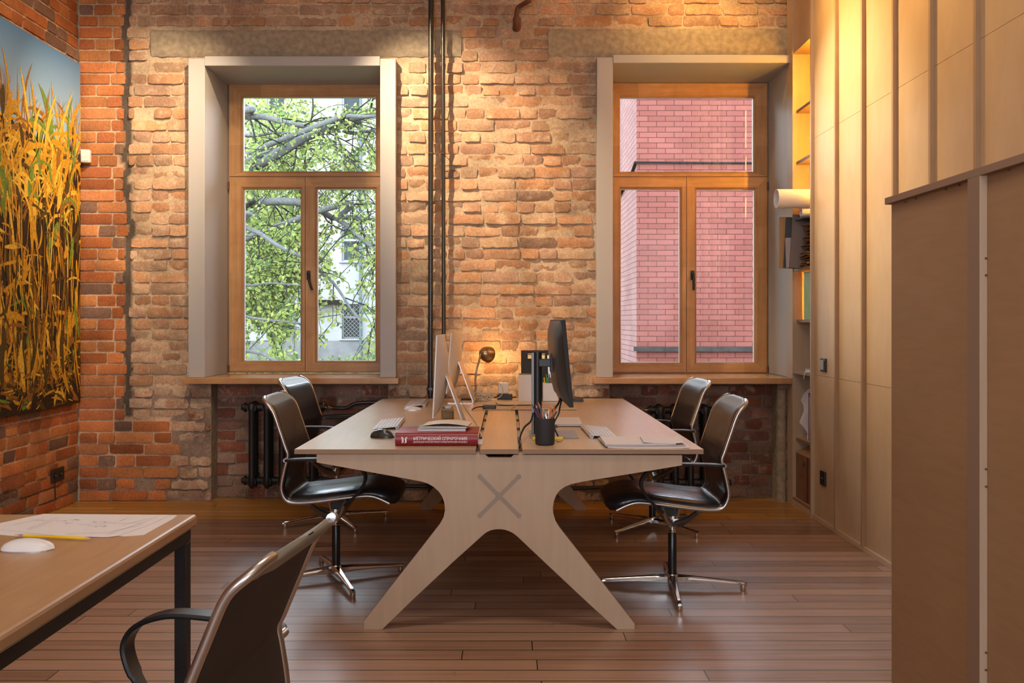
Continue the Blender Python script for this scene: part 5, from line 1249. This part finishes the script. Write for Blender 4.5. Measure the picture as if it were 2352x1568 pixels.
mb.box(-34, 4, YB_ + .4, YB_ + 9, -.7, 11.6); mb.build('wall', 'ext_white', ab)
MB().box(-34, 4, YB_ - .06, YB_, -.7, .45).build('plinth', 'ext_grey', ab)
MB().box(xx_(655, kb), xx_(676, kb), YB_ - .10, YB_, -.7, 3.0).build('pilaster', 'ext_grey', ab)
MB().box(xx_(700, kb), xx_(786, kb), YB_ - .5, YB_, zz(699, kb), zz(689, kb)).build('canopy', 'ext_dark', ab)
for w in wins:
    f = MB(); frame_ring(f, w[0], w[1], w[2], w[3], w[0] + .07, w[1] - .07, w[2] + .07, w[3] - .07, YB_ + .16, YB_ + .22, .01, 0, 0)
    zm = w[2] + (w[3] - w[2]) * .62; f.box(w[0] + .07, w[1] - .07, YB_ + .16, YB_ + .22, zm - .05, zm + .05)
    fo = f.build('window_frame', 'ext_frame', ab); MB().box(w[0] + .03, w[1] - .03, YB_ + .24, YB_ + .26, w[2], w[3]).build('pane', 'ext_glass', fo)
    MB().box(w[0] - .1, w[1] + .06, YB_ - .12, YB_ + .1, w[2] - .06, w[2]).build('window_ledge', 'ext_frame', fo)
    if w[2] < 1.5 and w[0] > -9:
        g = MB(); n = 9; Wd = w[1] - w[0]; Hd = w[3] - w[2]; st = .17
        for s in (-1, 1):
            c = -Hd
            while c < Wd + Hd:
                pts = []
                for z_ in (0, Hd):
                    x_ = c + (z_ if s > 0 else Hd - z_)
                    pts.append([x_, z_])
                (xa1, za1), (xb1, zb1) = pts
                def clip(xa1, za1, xb1, zb1):
                    for lim, sgn in ((0, 1), (Wd, -1)):
                        fa, fb = (xa1 - lim) * sgn, (xb1 - lim) * sgn
                        if fa < 0 and fb < 0: return None
                        if fa < 0: r_ = fa / (fa - fb); xa1, za1 = xa1 + (xb1 - xa1) * r_, za1 + (zb1 - za1) * r_
                        elif fb < 0: r_ = fb / (fb - fa); xb1, zb1 = xb1 + (xa1 - xb1) * r_, zb1 + (za1 - zb1) * r_
                    return xa1, za1, xb1, zb1
                q_ = clip(xa1, za1, xb1, zb1)
                if q_ and abs(q_[0] - q_[2]) > .03: g.tube([(w[0] + q_[0], YB_ + .05, w[2] + q_[1]), (w[0] + q_[2], YB_ + .05, w[2] + q_[3])], .011, 4)
                c += st
        g.build('lattice_grille', 'grille', ab)
for x, y0, y1, r in ((829, 225, 835, .06), (694, 420, 835, .05)):
    MB().tube([(xx_(x, kb), YB_ - .12, zz(y1, kb)), (xx_(x, kb), YB_ - .12, zz(y0, kb))], r, 8).build('downpipe', 'pipe_teal', ab, smooth=60)
kr = F / 12.8; xc_ = xx_(1462, kr)
rb = thing('brick_building', 'plain red brick building close outside the right window', 'building', (4, 13, -.7))
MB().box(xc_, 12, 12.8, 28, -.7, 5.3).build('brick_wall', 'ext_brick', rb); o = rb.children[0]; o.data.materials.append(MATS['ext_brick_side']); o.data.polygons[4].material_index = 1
MB().box(xc_ - .04, 12, 12.72, 12.8, zz(806, kr), zz(796, kr)).build('stone_ledge', 'ledge_dark', rb)
MB().tube([(xc_ - .02, 12.76, zz(374, kr)), (xc_ + 1.2, 12.74, zz(376, kr)), (7, 12.76, zz(378, kr))], .016, 6).tube([(xc_ - .02, 12.76, zz(374, kr)), (xc_ - .02, 13.2, zz(374, kr) - .1), (xc_ - .03, 16, zz(374, kr) - .35)], .022, 6).build('cable_conduit', 'ext_dark', rb, smooth=60)

def tree(name, label, branches, trunk, Ymid, twn, leafn, leafsz, seed, spread=1.0, mats=('leaf_a', 'leaf_b', 'leaf_c', 'leaf_d'), clusters=()):
    rg = random.Random(seed); t = thing(name, label, 'tree', (trunk[0], trunk[1], -.7))
    wood_ = MB(); tw = MB(); lf = MB()
    wood_.tube([(trunk[0], trunk[1], -.7), (trunk[0] + .1, trunk[1], 2.0), (trunk[0] - .1, trunk[1], 5.0), (trunk[0], trunk[1], 8.0)], [.26, .22, .17, .08], 10)
    def leafat(p, sz, mi):
        d = Vector((rg.uniform(-1, 1), rg.uniform(-1, 1), rg.uniform(-1.2, .3))).normalized(); s = d.cross(Vector((rg.uniform(-1, 1), rg.uniform(-1, 1), rg.uniform(-1, 1)))).normalized()
        n_ = d.cross(s) * sz * .12
        lf.add([p, p + d * sz * .45 + s * sz * .38, p + d * sz + n_, p + d * sz * .45 - s * sz * .38], [(0, 1, 2, 3)], mi)
    def twig(p, d, L, r, lev):
        pts = [p]; n_ = max(3, int(L / .13)); dd = d.copy()
        for i in range(n_):
            dd = (dd + Vector((rg.gauss(0, .16), rg.gauss(0, .16), rg.gauss(-.06, .14)))).normalized(); p = p + dd * (L / n_); pts.append(p)
        tw.tube(pts, [max(.0042, r * (1 - .7 * i / n_)) for i in range(n_ + 1)], 4, cap=False)
        for i in range(1, n_ + 1):
            if lev < 2 and rg.random() < .55: twig(pts[i], (dd + Vector((rg.gauss(0, .7), rg.gauss(0, .5), rg.gauss(-.15, .6)))).normalized(), L * rg.uniform(.35, .6), r * .55, lev + 1)
            for q in range(rg.choice(leafn)):
                leafat(pts[i] + Vector((rg.gauss(0, .035), rg.gauss(0, .035), rg.gauss(-.02, .035))), leafsz * rg.uniform(.6, 1.25), rg.choice((0, 0, 0, 1, 2, 2, 3)))
    for pts, Yb, r0, r1 in branches:
        P_ = [at(x, y, Yb + .25 * math.sin(i * 1.3)) for i, (x, y) in enumerate(pts)]
        full = catmull([Vector((trunk[0], trunk[1], P_[0].z - (P_[0] - Vector((trunk[0], trunk[1], P_[0].z))).length * .35))] + P_, 5) if trunk[0] < P_[0].x and r0 > .03 else catmull(P_, 5)
        n_ = len(full); wood_.tube(full, [r0 + (r1 - r0) * i / (n_ - 1) for i in range(n_)], 8)
        tot = 0
        for i in range(1, n_):
            seg = (full[i] - full[i - 1]); tot += seg.length
            if full[i].x < P_[0].x - .4: continue
            for q in range(twn):
                if rg.random() < seg.length * 3.2:
                    dr = Vector((rg.uniform(-.4, 1.0), rg.gauss(0, .5), rg.uniform(-1.1, .9))).normalized()
                    twig(full[i - 1] + seg * rg.random(), dr, rg.uniform(.5, 1.5) * spread, r1 * .35 + .004, 0)
    for cx_, cy_, Yc, rx, rz_, cnt, sz in clusters:
        c = at(cx_, cy_, Yc)
        for i in range(cnt):
            v = Vector((rg.gauss(0, 1), rg.gauss(0, 1), rg.gauss(0, 1))).normalized() * rg.random() ** .4
            leafat(c + Vector((v.x * rx, v.y * rx * .7, v.z * rz_)), sz * rg.uniform(.6, 1.3), rg.choice((0, 0, 1, 2, 2, 3)))
    wood_.build('trunk_and_boughs', 'bark', t, smooth=60, fix=False)
    if tw.v: tw.build('twigs', 'twig', t, smooth=60, fix=False)
    lf.build('foliage', list(mats), t, fix=False)
    return t
tree('maple_tree', 'near tree whose pale boughs cross the left window from the left',
    [([(528, 262), (565, 268), (605, 268), (650, 280), (700, 290), (724, 297)], 12.5, .055, .03),
     ([(520, 408), (560, 392), (600, 374), (640, 352), (690, 322), (735, 300), (762, 296), (800, 276), (850, 266), (900, 258)], 12.0, .085, .03),
     ([(724, 291), (760, 280), (795, 272), (803, 266), (830, 268), (900, 263)], 11.6, .04, .02),
     ([(757, 300), (790, 302), (820, 306), (855, 300), (900, 310)], 12.0, .035, .018),
     ([(520, 474), (560, 471), (600, 465), (640, 462), (690, 466), (735, 482), (765, 500), (800, 499), (840, 504), (900, 505)], 11.8, .07, .025),
     ([(735, 484), (775, 505), (800, 520), (835, 552), (880, 590)], 11.5, .045, .02),
     ([(520, 300), (570, 312), (630, 305), (665, 306)], 13.0, .03, .015)],
    (-7.2, 12.2), 12, 1, (2, 3, 4, 5), .060, 4, 1.0)
tree('young_tree', 'lower tree with a thin bough rising through the lower left pane',
    [([(520, 500), (550, 516), (600, 538), (640, 565), (690, 588), (730, 618), (770, 655), (800, 700), (830, 740)], 10.5, .036, .012),
     ([(520, 705), (560, 724), (600, 733), (650, 738), (700, 744)], 9.6, .018, .008),
     ([(520, 800), (565, 806), (600, 812), (640, 832), (680, 850)], 9.0, .022, .008),
     ([(520, 640), (570, 655), (620, 650), (690, 655)], 10.0, .018, .006)],
    (-6.4, 10.0), 10, 1, (1, 2, 3), .060, 9, .7)
tree('courtyard_tree', 'dense light green tree standing before the pale building',
    [([(560, 560), (600, 520), (640, 500)], 24, .10, .04), ([(560, 640), (610, 600), (650, 560)], 24, .08, .03)],
    (-12.0, 24.0), 24, 1, (2, 3), .11, 14, 2.0,
    clusters=((600, 520, 24, 1.6, 1.4, 3800, .11), (640, 590, 25, 1.2, 1.1, 2200, .11), (570, 640, 23, 1.0, 1.0, 1400, .10), (590, 300, 26, 2.0, 1.6, 2600, .12), (660, 330, 27, 1.3, 1.2, 1200, .12)))
def bush(label, cx_, cy_, Yc, rx, rz_, cnt, sz, seed):
    rg = random.Random(seed); c = at(cx_, cy_, Yc); t = thing('bush', label, 'bush', (c.x, c.y, -.7)); lf = MB(); st = MB()
    for i in range(7): st.tube(catmull([(c.x + rg.uniform(-.1, .1), c.y, -.7), (c.x + rg.uniform(-.3, .3) * rx, c.y + rg.uniform(-.2, .2), c.z * .5 - .35), (c.x + rg.uniform(-.8, .8) * rx, c.y + rg.uniform(-.3, .3), c.z + rg.uniform(-.3, .6) * rz_)], 4), .014, 5)
    for i in range(cnt):
        v = Vector((rg.gauss(0, 1), rg.gauss(0, 1), rg.gauss(0, 1))).normalized() * rg.random() ** .4; p = c + Vector((v.x * rx, v.y * rx * .6, v.z * rz_))
        d = Vector((rg.uniform(-1, 1), rg.uniform(-1, 1), rg.uniform(-.8, .8))).normalized(); s = d.cross(Vector((rg.random(), rg.random(), rg.random()))).normalized(); q = sz * rg.uniform(.6, 1.2)
        lf.add([p, p + d * q * .5 + s * q * .4, p + d * q, p + d * q * .5 - s * q * .4], [(0, 1, 2, 3)], rg.choice((0, 0, 1, 2, 3)))
    st.build('stems', 'twig', t); lf.build('foliage', ['leaf_a', 'leaf_b', 'leaf_c', 'leaf_d'], t, fix=False)
bush('yellow green bush covering a ground floor window of the pale building', 637, 730, 33, .62, .95, 1500, .13, 4)
bush('low sparse bush at the foot of the pale building behind the right pane', 800, 834, 30, 1.3, .25, 400, .12, 5)
bush('large leaved bush at the bottom left of the left window', 600, 850, 20, 1.6, .5, 900, .13, 6)

# daylight portals in the window openings
for w, x0, x1, z0, z1 in (('p', -2.15, -.91, .90, 3.11), ('p', .75, 1.99, .90, 3.11)):
    d = bpy.data.lights.new('window_portal', 'AREA'); d.shape = 'RECTANGLE'; d.size = x1 - x0; d.size_y = z1 - z0; d.cycles.is_portal = True
    o = bpy.data.objects.new('window_portal', d); COL.objects.link(o); o.location = ((x0 + x1) / 2, 6.96, (z0 + z1) / 2); o.rotation_euler = (R(-90), 0, 0)
for a, b in RW:
    d = bpy.data.lights.new('window_portal', 'AREA'); d.shape = 'RECTANGLE'; d.size = b - a; d.size_y = 2.1; d.cycles.is_portal = True
    o = bpy.data.objects.new('window_portal', d); COL.objects.link(o); o.location = ((a + b) / 2, -3.21, 1.95); o.rotation_euler = (R(90), 0, 0)
